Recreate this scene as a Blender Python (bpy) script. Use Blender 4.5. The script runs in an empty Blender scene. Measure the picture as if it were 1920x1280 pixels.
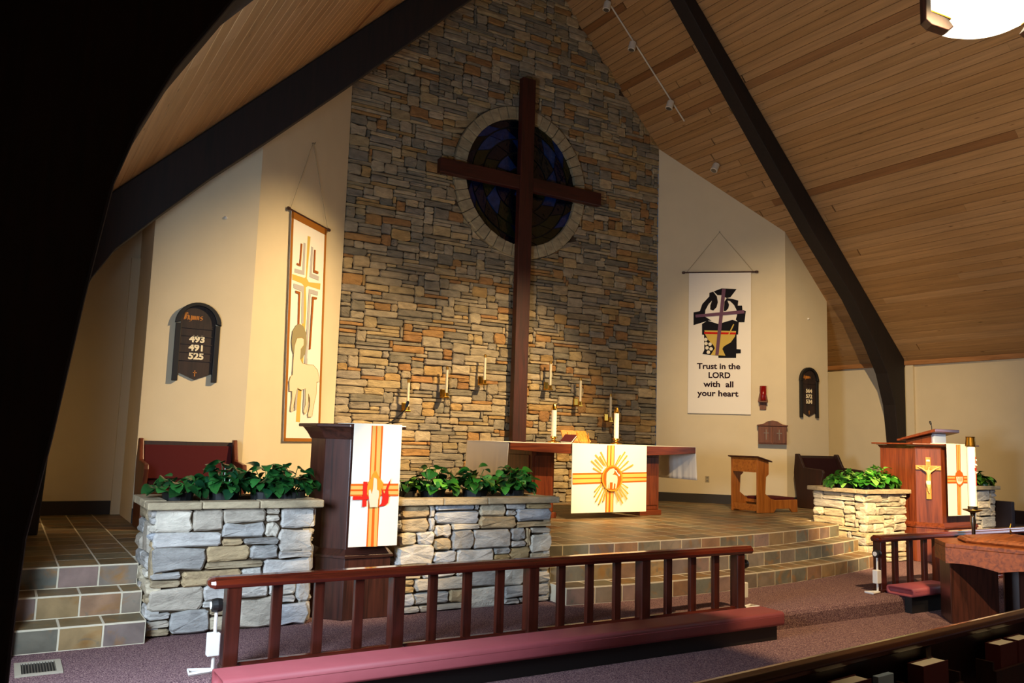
import bpy, bmesh, math, random
from mathutils import Vector, Matrix
from math import sin, cos, pi, radians, sqrt, atan2

scene = bpy.context.scene
COL = scene.collection

# ------------------------------------------------------------------ camera
FPX, YAW, PITCH, ROLL = 1543.6, 0.5493, 0.1169, 0.0305
CAM = Vector((-7.158, -11.548, 1.527))
_f = Vector((sin(YAW)*cos(PITCH), cos(YAW)*cos(PITCH), sin(PITCH)))
_r = Vector((cos(YAW), -sin(YAW), 0)); _u = _r.cross(_f)
_r2 = _r*cos(ROLL) + _u*sin(ROLL); _u2 = _u*cos(ROLL) - _r*sin(ROLL)
cd = bpy.data.cameras.new('camera'); cam = bpy.data.objects.new('camera', cd); COL.objects.link(cam)
cd.sensor_width = 36; cd.lens = FPX/1920*36; cd.clip_start = .05; cd.clip_end = 200
cam.matrix_world = Matrix(((_r2.x, _u2.x, -_f.x, CAM.x), (_r2.y, _u2.y, -_f.y, CAM.y), (_r2.z, _u2.z, -_f.z, CAM.z), (0, 0, 0, 1)))
scene.camera = cam
scene.view_settings.view_transform = 'Standard'
scene.view_settings.look = 'None'
scene.view_settings.gamma = 1.0
scene.view_settings.use_curve_mapping = False
scene.view_settings.exposure = 0.0

# ------------------------------------------------------------------ world and lights
W = bpy.data.worlds.new('world'); scene.world = W; W.use_nodes = True
W.node_tree.nodes['Background'].inputs[0].default_value = (.55, .7, 1, 1)
W.node_tree.nodes['Background'].inputs[1].default_value = .05

def spot(name, loc, target, power, size, blend, color, radius=.06):
    l = bpy.data.lights.new(name, 'SPOT'); l.energy = power; l.spot_size = radians(size); l.spot_blend = blend
    l.color = color; l.shadow_soft_size = radius
    o = bpy.data.objects.new(name, l); COL.objects.link(o); o.location = loc
    o.rotation_euler = (Vector(target)-Vector(loc)).to_track_quat('-Z', 'Y').to_euler()
    return o
def area(name, loc, target, power, sx, sy, color):
    l = bpy.data.lights.new(name, 'AREA'); l.shape = 'RECTANGLE'; l.size = sx; l.size_y = sy; l.energy = power; l.color = color
    o = bpy.data.objects.new(name, l); COL.objects.link(o); o.location = loc
    o.rotation_euler = (Vector(target)-Vector(loc)).to_track_quat('-Z', 'Z').to_euler()
    return o
WARM = (1, .71, .37); DAY = (.64, .80, 1)
# spotlights on the nave ceiling, out of the frame, aimed at the chancel, with added fills for font, pew and ceiling
spot('spot_left_wall', (1.6, -7.0, 7.4), (-3.9, -.9, 1.9), 6700, 35, 1, WARM)
spot('spot_stone_wall', (1.2, -7.4, 7.6), (-.7, 0, .85), 7600, 36, 1, WARM)
spot('spot_right_wall', (-2.0, -7.6, 7.0), (5.4, -1.7, 1.4), 3300, 43, 1, WARM)
spot('spot_altar', (-2.6, -10.4, 5.6), (.35, -2.6, .95), 4400, 16, .7, WARM)
spot('spot_lectern', (-2.2, -10.2, 5.7), (3.5, -4.6, .7), 11500, 21, .6, WARM)
spot('fill_font', (-2.2, -10.2, 5.7), (1.4, -6.9, .5), 2800, 12, .8, WARM)  # added fill to warm the font apron, no fixture of its own
spot('fill_pew', (-3.9, -10.8, 6.0), (-3.2, -9.3, .6), 400, 26, .9, WARM)  # added lamp, brightens the book tops and the pew rail
spot('spot_pulpit', (-1.4, -9.6, 6.0), (-4.1, -5.0, 1.05), 4200, 13, .8, WARM)
spot('spot_steps', (-.6, -9.2, 6.8), (-.6, -5.2, .1), 2500, 50, .9, WARM)
spot('fill_ceiling', (2.5, -8.6, 2.0), (5.2, -5.9, 6.0), 185, 108, 1, WARM, .4)  # added upward fill for the right ceiling, no such lamp stands there
# daylight through the side windows between the arches
area('daylight_left_window', (-7.57, -7.45, 1.72), (-5.0, -7.2, 1.2), 340, 1.3, 1.5, DAY)
area('daylight_right_window', (6.96, -7.15, 1.9), (3.5, -7.0, .5), 48, 1.85, 1.95, DAY)

# ------------------------------------------------------------------ helpers
def srgb(h):
    h = h.lstrip('#'); c = [int(h[i:i+2], 16)/255 for i in (0, 2, 4)]
    return tuple((v/12.92 if v <= .04045 else ((v+.055)/1.055)**2.4) for v in c)
def mixc(a, b, t): return tuple(a[i]*(1-t)+b[i]*t for i in range(3))

class NT:
    def __init__(s, name):
        m = bpy.data.materials.new(name); m.use_nodes = True; s.m = m; s.t = m.node_tree; s.b = s.t.nodes['Principled BSDF']
    def n(s, ty, **kw):
        o = s.t.nodes.new(ty)
        for k, v in kw.items():
            if k.startswith('_'): setattr(o, k[1:], v)
            else: o.inputs[k.replace('__', ' ')].default_value = v
        return o
    def l(s, a, b): s.t.links.new(a, b)

def coords(k, scale=(1, 1, 1), kind='Object'):
    tc = k.n('ShaderNodeTexCoord'); mp = k.n('ShaderNodeMapping'); mp.inputs['Scale'].default_value = scale
    k.l(tc.outputs[kind], mp.inputs['Vector']); return mp.outputs['Vector']
def bump(k, src, strength, dist=.01):
    b = k.n('ShaderNodeBump'); b.inputs['Strength'].default_value = strength; b.inputs['Distance'].default_value = dist
    k.l(src, b.inputs['Height']); k.l(b.outputs['Normal'], k.b.inputs['Normal'])
def ramp(k, src, stops):
    r = k.n('ShaderNodeValToRGB'); e = r.color_ramp.elements
    while len(e) < len(stops): e.new(.5)
    for el, (p, c) in zip(e, stops): el.position = p; el.color = (*c, 1)
    k.l(src, r.inputs['Fac']); return r.outputs['Color']
def mult(k, a, b, fac=1.0):
    m = k.n('ShaderNodeMix', _data_type='RGBA', _blend_type='MULTIPLY'); m.inputs[0].default_value = fac
    k.l(a, m.inputs[6]); k.l(b, m.inputs[7]); return m.outputs[2]

def m_plain(name, c, rough=.6, metal=0, spec=.5, noise=0, nscale=8, bmp=0, bscale=80, coat=0):
    k = NT(name); k.b.inputs['Roughness'].default_value = rough; k.b.inputs['Metallic'].default_value = metal
    k.b.inputs['Specular IOR Level'].default_value = spec; k.b.inputs['Coat Weight'].default_value = coat
    if noise:
        v = coords(k); t = k.n('ShaderNodeTexNoise', Scale=nscale, Detail=4.0); k.l(v, t.inputs['Vector'])
        k.l(ramp(k, t.outputs['Fac'], [(.25, tuple(x*(1-noise) for x in c)), (.75, tuple(min(1, x*(1+noise)) for x in c))]), k.b.inputs['Base Color'])
    else: k.b.inputs['Base Color'].default_value = (*c, 1)
    if bmp:
        v = coords(k); t = k.n('ShaderNodeTexNoise', Scale=bscale, Detail=3.0); k.l(v, t.inputs['Vector']); bump(k, t.outputs['Fac'], bmp)
    return k.m
def m_wood(name, dark, light, axis='z', rough=.35, coat=.2, scale=1.0):
    k = NT(name); st = {'x': (1.2, 16, 16), 'y': (16, 1.2, 16), 'z': (16, 16, 1.2)}[axis]
    v = coords(k, tuple(a*scale for a in st))
    t = k.n('ShaderNodeTexNoise', Scale=1.6, Detail=6.0, Distortion=.8); k.l(v, t.inputs['Vector'])
    k.l(ramp(k, t.outputs['Fac'], [(.3, dark), (.5, mixc(dark, light, .6)), (.7, light)]), k.b.inputs['Base Color'])
    k.b.inputs['Roughness'].default_value = rough; k.b.inputs['Coat Weight'].default_value = coat; k.b.inputs['Coat Roughness'].default_value = .15
    bump(k, t.outputs['Fac'], .08, .004)
    return k.m
def m_piece(name, src, rough, nscale, contrast, bstr, bscale=30, stretch=(1, 1, 1), bdist=.012, coat=0, spec=.5, veins=None, knots=False):
    """own colour of each piece (attribute 'col' or the object's colour) with mottling and fine relief"""
    k = NT(name)
    if src == 'attr': a = k.n('ShaderNodeAttribute', _attribute_name='col').outputs['Color']
    else: a = k.n('ShaderNodeObjectInfo').outputs['Color']
    tc = k.n('ShaderNodeTexCoord'); mp = k.n('ShaderNodeMapping'); mp.inputs['Scale'].default_value = stretch
    k.l(tc.outputs['Object'], mp.inputs['Vector'])
    if src != 'attr':
        oi = k.n('ShaderNodeObjectInfo'); ad = k.n('ShaderNodeVectorMath', _operation='ADD'); ml = k.n('ShaderNodeMath', _operation='MULTIPLY'); ml.inputs[1].default_value = 60
        k.l(oi.outputs['Random'], ml.inputs[0]); k.l(mp.outputs['Vector'], ad.inputs[0]); k.l(ml.outputs[0], ad.inputs[1]); vec = ad.outputs[0]
    else: vec = mp.outputs['Vector']
    t = k.n('ShaderNodeTexNoise', Scale=nscale, Detail=5.0, Distortion=.4); k.l(vec, t.inputs['Vector'])
    g = ramp(k, t.outputs['Fac'], [(.28, (1-contrast,)*3), (.72, (1+0*contrast,)*3)])
    if knots:
        kv = k.n('ShaderNodeVectorMath', _operation='MULTIPLY'); kv.inputs[1].default_value = (.9, 5, .9); k.l(vec, kv.inputs[0]); vo = k.n('ShaderNodeTexVoronoi', Scale=1.1); k.l(kv.outputs[0], vo.inputs['Vector'])
        a = mult(k, a, ramp(k, vo.outputs['Distance'], [(.035, (.42, .36, .3)), (.10, (1, 1, 1))]))
    if veins:
        for vi, (vc, th) in enumerate(veins):
            tv = k.n('ShaderNodeTexNoise', Scale=nscale*(.75+.5*vi), Detail=4.0, Distortion=1.2); ov = k.n('ShaderNodeVectorMath', _operation='ADD'); ov.inputs[1].default_value = (7.3*vi+3, 1.7, 4.1)
            k.l(vec, ov.inputs[0]); k.l(ov.outputs[0], tv.inputs['Vector'])
            rv = k.n('ShaderNodeValToRGB'); rv.color_ramp.elements[0].position = th; rv.color_ramp.elements[0].color = (0, 0, 0, 1); rv.color_ramp.elements[1].position = th+.16; rv.color_ramp.elements[1].color = (.8, .8, .8, 1)
            k.l(tv.outputs['Fac'], rv.inputs['Fac']); mx = k.n('ShaderNodeMix', _data_type='RGBA'); k.l(rv.outputs['Color'], mx.inputs[0]); k.l(a, mx.inputs[6]); mx.inputs[7].default_value = (*vc, 1); a = mx.outputs[2]
    k.l(mult(k, a, g), k.b.inputs['Base Color'])
    t2 = k.n('ShaderNodeTexNoise', Scale=bscale, Detail=6.0, Roughness=.65); k.l(vec, t2.inputs['Vector'])
    bump(k, t2.outputs['Fac'], bstr, bdist)
    k.b.inputs['Roughness'].default_value = rough; k.b.inputs['Coat Weight'].default_value = coat; k.b.inputs['Specular IOR Level'].default_value = spec
    return k.m
def m_emit(name, c, strength):
    k = NT(name); k.b.inputs['Base Color'].default_value = (*c, 1); k.b.inputs['Emission Color'].default_value = (*c, 1); k.b.inputs['Emission Strength'].default_value = strength
    return k.m

M = {}
M['paint'] = m_plain('wall_paint', srgb('#d8c9a9'), .85, noise=.03, nscale=3, bmp=.06, bscale=160)
M['mortar'] = m_plain('mortar', srgb('#4a3a28'), .95, noise=.2, nscale=20)
M['grout'] = m_plain('grout', srgb('#cfc3a8'), .9, noise=.08, nscale=30)
M['stone'] = m_piece('ledge_stone', 'attr', .85, 7, .42, .55, 26, (1, 1, 2.2), .03, 0, .25)
VE = [(srgb('#a4743a'), .56), (srgb('#6d7062'), .60)]
M['tile'] = m_piece('slate_tile', 'obj', .46, 6, .4, .25, 14, (1, 1, 1), .012, 0, .35, VE)
M['tile_a'] = m_piece('slate_tile_far', 'attr', .46, 6, .4, .25, 14, (1, 1, 1), .012, 0, .35, VE)
M['plank'] = m_piece('pine_plank', 'obj', .55, 3, .3, .05, 12, (9, .35, 9), .004, 0, .35, None, True)
M['base'] = m_plain('baseboard_dark', srgb('#2a2420'), .6)
M['black_beam'] = m_wood('arch_timber', srgb('#0c0705'), srgb('#1c0e09'), 'z', .75, 0)
M['cross_x'] = m_wood('cross_wood_x', srgb('#260c07'), srgb('#44170e'), 'x', .5, .05)
M['cross_z'] = m_wood('cross_wood_z', srgb('#260c07'), srgb('#44170e'), 'z', .5, .05)
M['cherry_x'] = m_wood('cherry_x', srgb('#481b0d'), srgb('#74361a'), 'x', .3, .3)
M['cherry_y'] = m_wood('cherry_y', srgb('#481b0d'), srgb('#74361a'), 'y', .3, .3)
M['cherry_z'] = m_wood('cherry_z', srgb('#481b0d'), srgb('#74361a'), 'z', .35, .25)
M['rail_x'] = m_wood('rail_wood_x', srgb('#38120a'), srgb('#642312'), 'x', .18, .6)
M['rail_z'] = m_wood('rail_wood_z', srgb('#290f08'), srgb('#4c1d10'), 'z', .3, .3)
M['walnut_z'] = m_wood('dark_wood_z', srgb('#26120c'), srgb('#48241a'), 'z', .4, .2)
M['walnut_x'] = m_wood('dark_wood_x', srgb('#26120c'), srgb('#48241a'), 'x', .4, .2)
M['oak_z'] = m_wood('oak_z', srgb('#8a4a18'), srgb('#b8702c'), 'z', .4, .2)
M['oak_x'] = m_wood('oak_x', srgb('#8a4a18'), srgb('#b8702c'), 'x', .4, .2)
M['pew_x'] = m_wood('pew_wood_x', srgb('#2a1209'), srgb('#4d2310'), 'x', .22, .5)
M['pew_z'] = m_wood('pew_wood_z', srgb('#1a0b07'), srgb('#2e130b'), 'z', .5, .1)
M['cabinet'] = m_wood('cabinet_wood', srgb('#4a2414'), srgb('#7a452a'), 'z', .5, .05)
M['font_x'] = m_wood('font_wood_x', srgb('#5e2c12'), srgb('#96501f'), 'x', .5, .04)
M['eave'] = m_wood('eave_trim', srgb('#8a5a30'), srgb('#b57f4c'), 'y', .6, 0)
M['velvet'] = m_plain('maroon_upholstery', srgb('#4e1c1c'), .95, spec=.15, bmp=.15, bscale=250)
M['velvet_dark'] = m_plain('dark_upholstery', srgb('#2a1214'), .95, spec=.15, bmp=.15, bscale=250)
M['pad'] = m_plain('kneeler_vinyl', srgb('#93464a'), .6, spec=.35, noise=.06, nscale=6, bmp=.12, bscale=18)
M['cloth'] = m_plain('white_cloth', srgb('#f2ead8'), .9, spec=.2, bmp=.08, bscale=220)
M['linen'] = m_plain('altar_linen', srgb('#e8e2d6'), .95, spec=.1, bmp=.1, bscale=200)
M['canvas'] = m_plain('banner_canvas', srgb('#efe9de'), .95, spec=.1, bmp=.1, bscale=200)
M['brass'] = m_plain('brass', srgb('#c8973c'), .22, metal=1)
M['brass_dull'] = m_plain('brass_dull', srgb('#a8823f'), .4, metal=1)
M['wax'] = m_plain('candle_wax', srgb('#f3ead0'), .5); M['wax'].node_tree.nodes['Principled BSDF'].inputs['Subsurface Weight'].default_value = .15
M['wax_dull'] = m_plain('candle_wax_dull', srgb('#cfc4a6'), .5)
M['black'] = m_plain('black_paint', srgb('#14110f'), .5)
M['board'] = m_wood('hymn_board_wood', srgb('#1c120c'), srgb('#36241a'), 'z', .55, 0)
M['white'] = m_plain('white_plastic', srgb('#e8e4da'), .4)
M['num'] = m_plain('hymn_numeral', srgb('#f0e2bd'), .6)
M['bronze_letter'] = m_plain('hymn_lettering', srgb('#c07a2c'), .5)
M['cord'] = m_plain('cord', srgb('#9a8c70'), .9)
M['soil'] = m_plain('soil', srgb('#1d1712'), 1, noise=.4, nscale=60)
M['pot'] = m_plain('black_pot', srgb('#1a1c1b'), .5)
M['red_glass'] = m_plain('red_glass', srgb('#8c1010'), .2); M['red_glass'].node_tree.nodes['Principled BSDF'].inputs['Transmission Weight'].default_value = .2
M['metal'] = m_plain('grey_metal', srgb('#8c8578'), .4, metal=.8)
M['silver'] = m_plain('silver_metal', srgb('#7d7468'), .25, metal=1)
M['lamp_white'] = m_plain('lamp_can_white', srgb('#d9d2c2'), .4)
M['bowl'] = m_emit('lantern_glass', (1, .88, .60), 3.4)
M['page'] = m_plain('paper', srgb('#ece7d8'), .9)
M['cover'] = m_plain('hymnal_cover', srgb('#4a1218'), .6)
M['bluecover'] = m_plain('blue_booklet', srgb('#8ea6c4'), .7)
M['window_reflection'] = m_plain('window_reflection_panel', srgb('#9fb0cc'), .5)  # blue of the window reflection put into the panel colour
M['beige'] = m_plain('beige_plate', srgb('#a89a80'), .5)
M['vent'] = m_plain('vent_beige', srgb('#a59a86'), .5)
M['dark_bench'] = m_plain('dark_bench', srgb('#1d1220'), .6)
M['carved'] = m_plain('carved_figure', srgb('#d8a86a'), .55)
M['gold_wood'] = m_wood('gold_wood', srgb('#a8641e'), srgb('#d0913c'), 'z', .4, .1)
for nm, c in dict(orange='#cf5a12', orange2='#e28a28', gold='#cdb058', goldp='#c9a55a', goldd='#cf9c3c', red='#c01f16', black='#15131a', purple='#6b4a60', cream='#e8dfc8', white='#f4efe2', dark='#5a2a1a', hand='#cfc4ae', lamb='#dfd2b4', grey='#b2aeac', copper='#98561e', halo='#958a66', edge='#9c6220', outline='#a98a4a', plum='#2a1520').items():
    M['f_'+nm] = m_plain('fabric_'+nm, srgb(c), .85, spec=.2)
# carpet
k = NT('carpet'); v = coords(k)
t = k.n('ShaderNodeTexNoise', Scale=125.0, Detail=2.0, Roughness=.8); k.l(v, t.inputs['Vector'])
k.l(ramp(k, t.outputs['Fac'], [(.34, srgb('#38252c')), (.5, srgb('#705458')), (.66, srgb('#a88a80'))]), k.b.inputs['Base Color'])
k.b.inputs['Roughness'].default_value = 1; k.b.inputs['Specular IOR Level'].default_value = .05; bump(k, t.outputs['Fac'], .5, .01); M['carpet'] = k.m
# stained glass: own colour, glossy and a little uneven
k = NT('stained_glass'); oi = k.n('ShaderNodeObjectInfo'); v = coords(k)
t = k.n('ShaderNodeTexNoise', Scale=9.0, Detail=3.0); k.l(v, t.inputs['Vector'])
k.l(mult(k, oi.outputs['Color'], ramp(k, t.outputs['Fac'], [(.3, (.45, .45, .45)), (.7, (1, 1, 1))])), k.b.inputs['Base Color']); k.b.inputs['Roughness'].default_value = .12; bump(k, t.outputs['Fac'], .5, .03); M['glass'] = k.m
# leaves: variegated green
k = NT('pothos_leaf'); oi = k.n('ShaderNodeObjectInfo'); v = coords(k, (14, 14, 14))
t = k.n('ShaderNodeTexNoise', Scale=1.2, Detail=2.0); k.l(v, t.inputs['Vector'])
k.l(mult(k, oi.outputs['Color'], ramp(k, t.outputs['Fac'], [(.35, (.7, .75, .6)), (.7, (1, 1, 1))])), k.b.inputs['Base Color'])
k.b.inputs['Roughness'].default_value = .28; k.b.inputs['Specular IOR Level'].default_value = .6; M['leaf'] = k.m
k = NT('window_glass'); k.b.inputs['Base Color'].default_value = (.9, .95, 1, 1); k.b.inputs['Transmission Weight'].default_value = 1; k.b.inputs['Roughness'].default_value = .05; M['pane'] = k.m

WL = {}
class MB:
    def __init__(s): s.v = []; s.f = []
    def add(s, vs, fs):
        o = len(s.v); s.v += [tuple(p) for p in vs]; s.f += [tuple(i+o for i in f) for f in fs]; return s
    def box(s, x0, x1, y0, y1, z0, z1):
        return s.add([(x0, y0, z0), (x1, y0, z0), (x1, y1, z0), (x0, y1, z0), (x0, y0, z1), (x1, y0, z1), (x1, y1, z1), (x0, y1, z1)],
                     [(0, 3, 2, 1), (4, 5, 6, 7), (0, 1, 5, 4), (1, 2, 6, 5), (2, 3, 7, 6), (3, 0, 4, 7)])
    def loft(s, rings, cap=True, close=True):
        n = len(rings[0]); vs = [p for r in rings for p in r]; fs = []
        for i in range(len(rings)-1):
            for j in range(n if close else n-1):
                a, b = i*n+j, i*n+(j+1) % n; fs.append((a, b, b+n, a+n))
        if cap: fs.append(tuple(range(n-1, -1, -1))); fs.append(tuple((len(rings)-1)*n+j for j in range(n)))
        return s.add(vs, fs)
    def prism(s, poly, plane, a0, a1):
        mp = {'xy': lambda p, a: (p[0], p[1], a), 'xz': lambda p, a: (p[0], a, p[1]), 'yz': lambda p, a: (a, p[0], p[1])}[plane]
        return s.loft([[mp(p, a0) for p in poly], [mp(p, a1) for p in poly]])
    def lathe(s, prof, cx=0, cy=0, n=20):
        return s.loft([[(cx+r*cos(2*pi*j/n), cy+r*sin(2*pi*j/n), z) for j in range(n)] for r, z in prof])
    def tube(s, pts, r, n=8):
        pts = [Vector(p) for p in pts]; rings = []
        for i, p in enumerate(pts):
            d = (pts[min(i+1, len(pts)-1)]-pts[max(i-1, 0)]).normalized()
            a = d.cross(Vector((0, 0, 1))); a = d.cross(Vector((1, 0, 0))) if a.length < .05 else a; a.normalize(); b = d.cross(a)
            rr = r[i] if isinstance(r, (list, tuple)) else r
            rings.append([tuple(p+a*rr*cos(2*pi*j/n)+b*rr*sin(2*pi*j/n)) for j in range(n)])
        return s.loft(rings)
    def xf(s, m): s.v = [tuple(m @ Vector(p)) for p in s.v]; return s
    def mesh(s, name, off=(0, 0, 0)):
        me = bpy.data.meshes.new(name); me.from_pydata([(a-off[0], b-off[1], c-off[2]) for a, b, c in s.v], [], s.f)
        bm = bmesh.new(); bm.from_mesh(me); bmesh.ops.recalc_face_normals(bm, faces=bm.faces); bm.to_mesh(me); bm.free(); me.update(); return me
    def build(s, name, mat, parent=None, smooth=False, bev=0, seg=2, local=False, org=None):
        if org is None:
            if parent is not None: org = (0, 0, 0) if local else WL.get(parent.name, Vector())
            else:
                xs = [p[0] for p in s.v]; ys = [p[1] for p in s.v]; org = ((min(xs)+max(xs))/2, (min(ys)+max(ys))/2, min(p[2] for p in s.v))
        me = s.mesh(name, org); me.materials.append(M[mat] if isinstance(mat, str) else mat)
        o = bpy.data.objects.new(name, me); COL.objects.link(o)
        if parent is not None: o.parent = parent; WL[o.name] = Vector(org)
        else: o.location = org; WL[o.name] = Vector(org)
        if smooth:
            for p in me.polygons: p.use_smooth = True
        if bev:
            b = o.modifiers.new('bevel', 'BEVEL'); b.width = bev; b.segments = seg; b.limit_method = 'ANGLE'; b.angle_limit = radians(40)
        return o
def tag(o, label, cat, group=None):
    o['label'] = label; o['category'] = cat
    if group: o['group'] = group
    return o
def thing(name, label, cat, loc=(0, 0, 0), rz=0, group=None):
    o = bpy.data.objects.new(name, None); COL.objects.link(o); o.location = loc; o.rotation_euler = (0, 0, rz); o.empty_display_size = .1
    WL[o.name] = Vector(loc); return tag(o, label, cat, group)
def struct(o): o['kind'] = 'structure'; return o
def frame(org, U, N):
    """matrix taking local (u, -depth, v) onto a wall plane: u along U, v up, N outward"""
    U = Vector(U).normalized(); N = Vector(N).normalized()
    return Matrix(((U.x, -N.x, 0, org[0]), (U.y, -N.y, 0, org[1]), (0, 0, 1, org[2]), (0, 0, 0, 1)))
def text_mb(body, size, thick=.004, bold=.0, align='CENTER'):
    c = bpy.data.curves.new('txt', 'FONT'); c.body = body; c.size = size; c.extrude = thick/2; c.offset = bold; c.align_x = align; c.resolution_u = 3
    o = bpy.data.objects.new('txt', c); COL.objects.link(o)
    me = bpy.data.meshes.new_from_object(o.evaluated_get(bpy.context.evaluated_depsgraph_get()))
    mb = MB(); mb.v = [(p.co.x, p.co.z, p.co.y) for p in me.vertices]; mb.f = [tuple(p.vertices) for p in me.polygons]
    bpy.data.objects.remove(o); bpy.data.curves.remove(c); bpy.data.meshes.remove(me); return mb
def art(items, parent, mtx, names, y0=-.004, th=.003):
    """flat cloth appliques, each a little thicker than the one below it; drawn in (u, v) on the cloth"""
    d = y0
    for c, poly in items:
        d -= .0012
        MB().prism(poly, 'xz', d, d+th).xf(mtx).build(names.get(c, c+'_applique'), 'f_'+c, parent, local=False)
def rbox_loft(x0, x1, y0, y1, z0, z1, r, n=4, nose=3):
    """long rounded bar along x"""
    rings = []
    def sec(x, q):
        cy, cz = (y0+y1)/2, (z0+z1)/2; hy, hz = (y1-y0)/2-q, (z1-z0)/2-q; rr = max(.001, min(r, hy, hz)); ring = []
        for sx, sz, a0 in ((1, -1, -pi/2), (1, 1, 0), (-1, 1, pi/2), (-1, -1, pi)):
            for i in range(n+1):
                a = a0+pi/2*i/n; ring.append((x, cy+sx*(hy-rr)+rr*cos(a), cz+sz*(hz-rr)+rr*sin(a)))
        return ring
    for i in range(nose+1):
        a = pi/2*i/nose; rings.append(sec(x0+r*(1-sin(a)), r*(1-cos(a)) if False else r*(cos(a))*.9))
    for i in range(nose, -1, -1):
        a = pi/2*i/nose; rings.append(sec(x1-r*(1-sin(a)), r*cos(a)*.9))
    return MB().loft(rings)
RND = random.Random(7)
HR, SR = 10.21, 1.0136      # ridge height, slope of right roof
SL = .985                   # slope of left roof
def roof(x): return HR-SR*x if x >= 0 else HR+SL*x
P = .48                     # height of the tiled platform
FL = -.17                   # nave floor
S_, B_, D_, C_ = 3.071, 4.722, 1.5816, 5.8675
XL, XR = -7.6, 6.98         # side walls
# ------------------------------------------------------------------ pieces: stones, tiles
def pix(p):
    d = Vector(p)-CAM; z = d.dot(_f)
    if z < .1: return None
    return (960+FPX*d.dot(_r2)/z, 640-FPX*d.dot(_u2)/z, z)
def shown(p, w, h):
    q = pix(p)
    if not q or not (-20 < q[0] < 1940 and -20 < q[1] < 1300): return 0
    return w*h/q[2]**2
def pack(w, h, cu, cv, rng, pick):
    nu, nv = max(1, round(w/cu)), max(1, round(h/cv)); cu, cv = w/nu, h/nv; g = [[0]*nu for _ in range(nv)]; out = []
    for j in range(nv):
        for i in range(nu):
            if g[j][i]: continue
            a, b = pick(rng); a = min(a, nu-i); b = min(b, nv-j); q = 1
            while q < a and not g[j][i+q]: q += 1
            a = q
            if nu-i-a == 1 and not g[j][nu-1]: a += 1
            q = 1
            while q < b and not any(g[j+q][i:i+a]): q += 1
            b = q
            for y in range(b):
                for x in range(a): g[j+y][i+x] = 1
            out.append((i*cu, j*cv, a*cu, b*cv))
    return out
def stone_mb(u, v, w, h, d, rng, gap=.004, rough=.02, clip=None):
    j = lambda s: rng.uniform(-s, s)
    x0, x1, z0, z1 = u+gap, u+w-gap, v+gap, v+h-gap; jr = min(rough, w*.12, h*.12); c = min(.02, w*.18, h*.22)
    base = [(x0+c, z0), ((x0+x1)/2, z0+j(jr)*.5), (x1-c, z0), (x1, z0+c), (x1+j(jr)*.4, (z0+z1)/2), (x1, z1-c), (x1-c, z1), ((x0+x1)/2, z1+j(jr)*.5), (x0+c, z1), (x0, z1-c), (x0+j(jr)*.4, (z0+z1)/2), (x0, z0+c)]
    base = [(a+j(jr)*.55, b+j(jr)*.6) for a, b in base]
    if clip: base = [clip(p) for p in base]
    cx = sum(p[0] for p in base)/12; cz = sum(p[1] for p in base)/12
    def ring(ins, dep, jd): return [(cx+(a-cx)*(1-ins/max(w, .05)*2), -(dep+j(jd)), cz+(b-cz)*(1-ins/max(h, .05)*2)) for a, b in base]
    mb = MB(); r0 = ring(0, -.05, 0); r1 = ring(0, d*.62, d*.08); r2 = ring(min(.014, h*.13, w*.13), d, d*.16)
    mb.loft([r0, r1, r2], cap=False)
    n = len(mb.v); mb.v.append((cx+j(w*.15), -(d*1.04+j(d*.18)), cz+j(h*.1)))
    for i in range(12): mb.f.append((24+i, 24+(i+1) % 12, n))
    return mb
def paint(me, col):
    a = me.attributes.new('col', 'FLOAT_COLOR', 'POINT'); a.data.foreach_set('color', list((*col, 1))*len(me.vertices))
def join_paint(name, items, mat, parent):
    """many small pieces as one part: real geometry, each with its own colour"""
    big = MB(); cols = []
    for mb, c in items: big.add(mb.v, mb.f); cols += [*c, 1]*len(mb.v)
    o = big.build(name, mat, parent); a = o.data.attributes.new('col', 'FLOAT_COLOR', 'POINT'); a.data.foreach_set('color', cols); o['kind'] = 'stuff'; return o
WALLST = [srgb(c) for c in ('#b5a68a', '#a6987e', '#bfae90', '#9c9282', '#928a7a', '#ae9e82', '#b8a278', '#bc9860', '#b98a52', '#ad7c4a', '#c8b088', '#a08f72', '#8e8675', '#bfa678', '#b6a78a', '#888272')]
WALLST = [mixc(c, srgb('#a8946c'), .16) for c in WALLST]
PLANTST = [srgb(c) for c in ('#d2cdc4', '#c2bdb4', '#ddd8cc', '#b8b5ae', '#ccc0ac', '#d3c4a6', '#aaa69e', '#e2d8c4', '#c8ae84', '#c0c2c4', '#dad2c4', '#bda987')]
def tint(c, rng, s=.14): f = 1+rng.uniform(-s, s); return tuple(min(1, x*f) for x in c)

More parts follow.
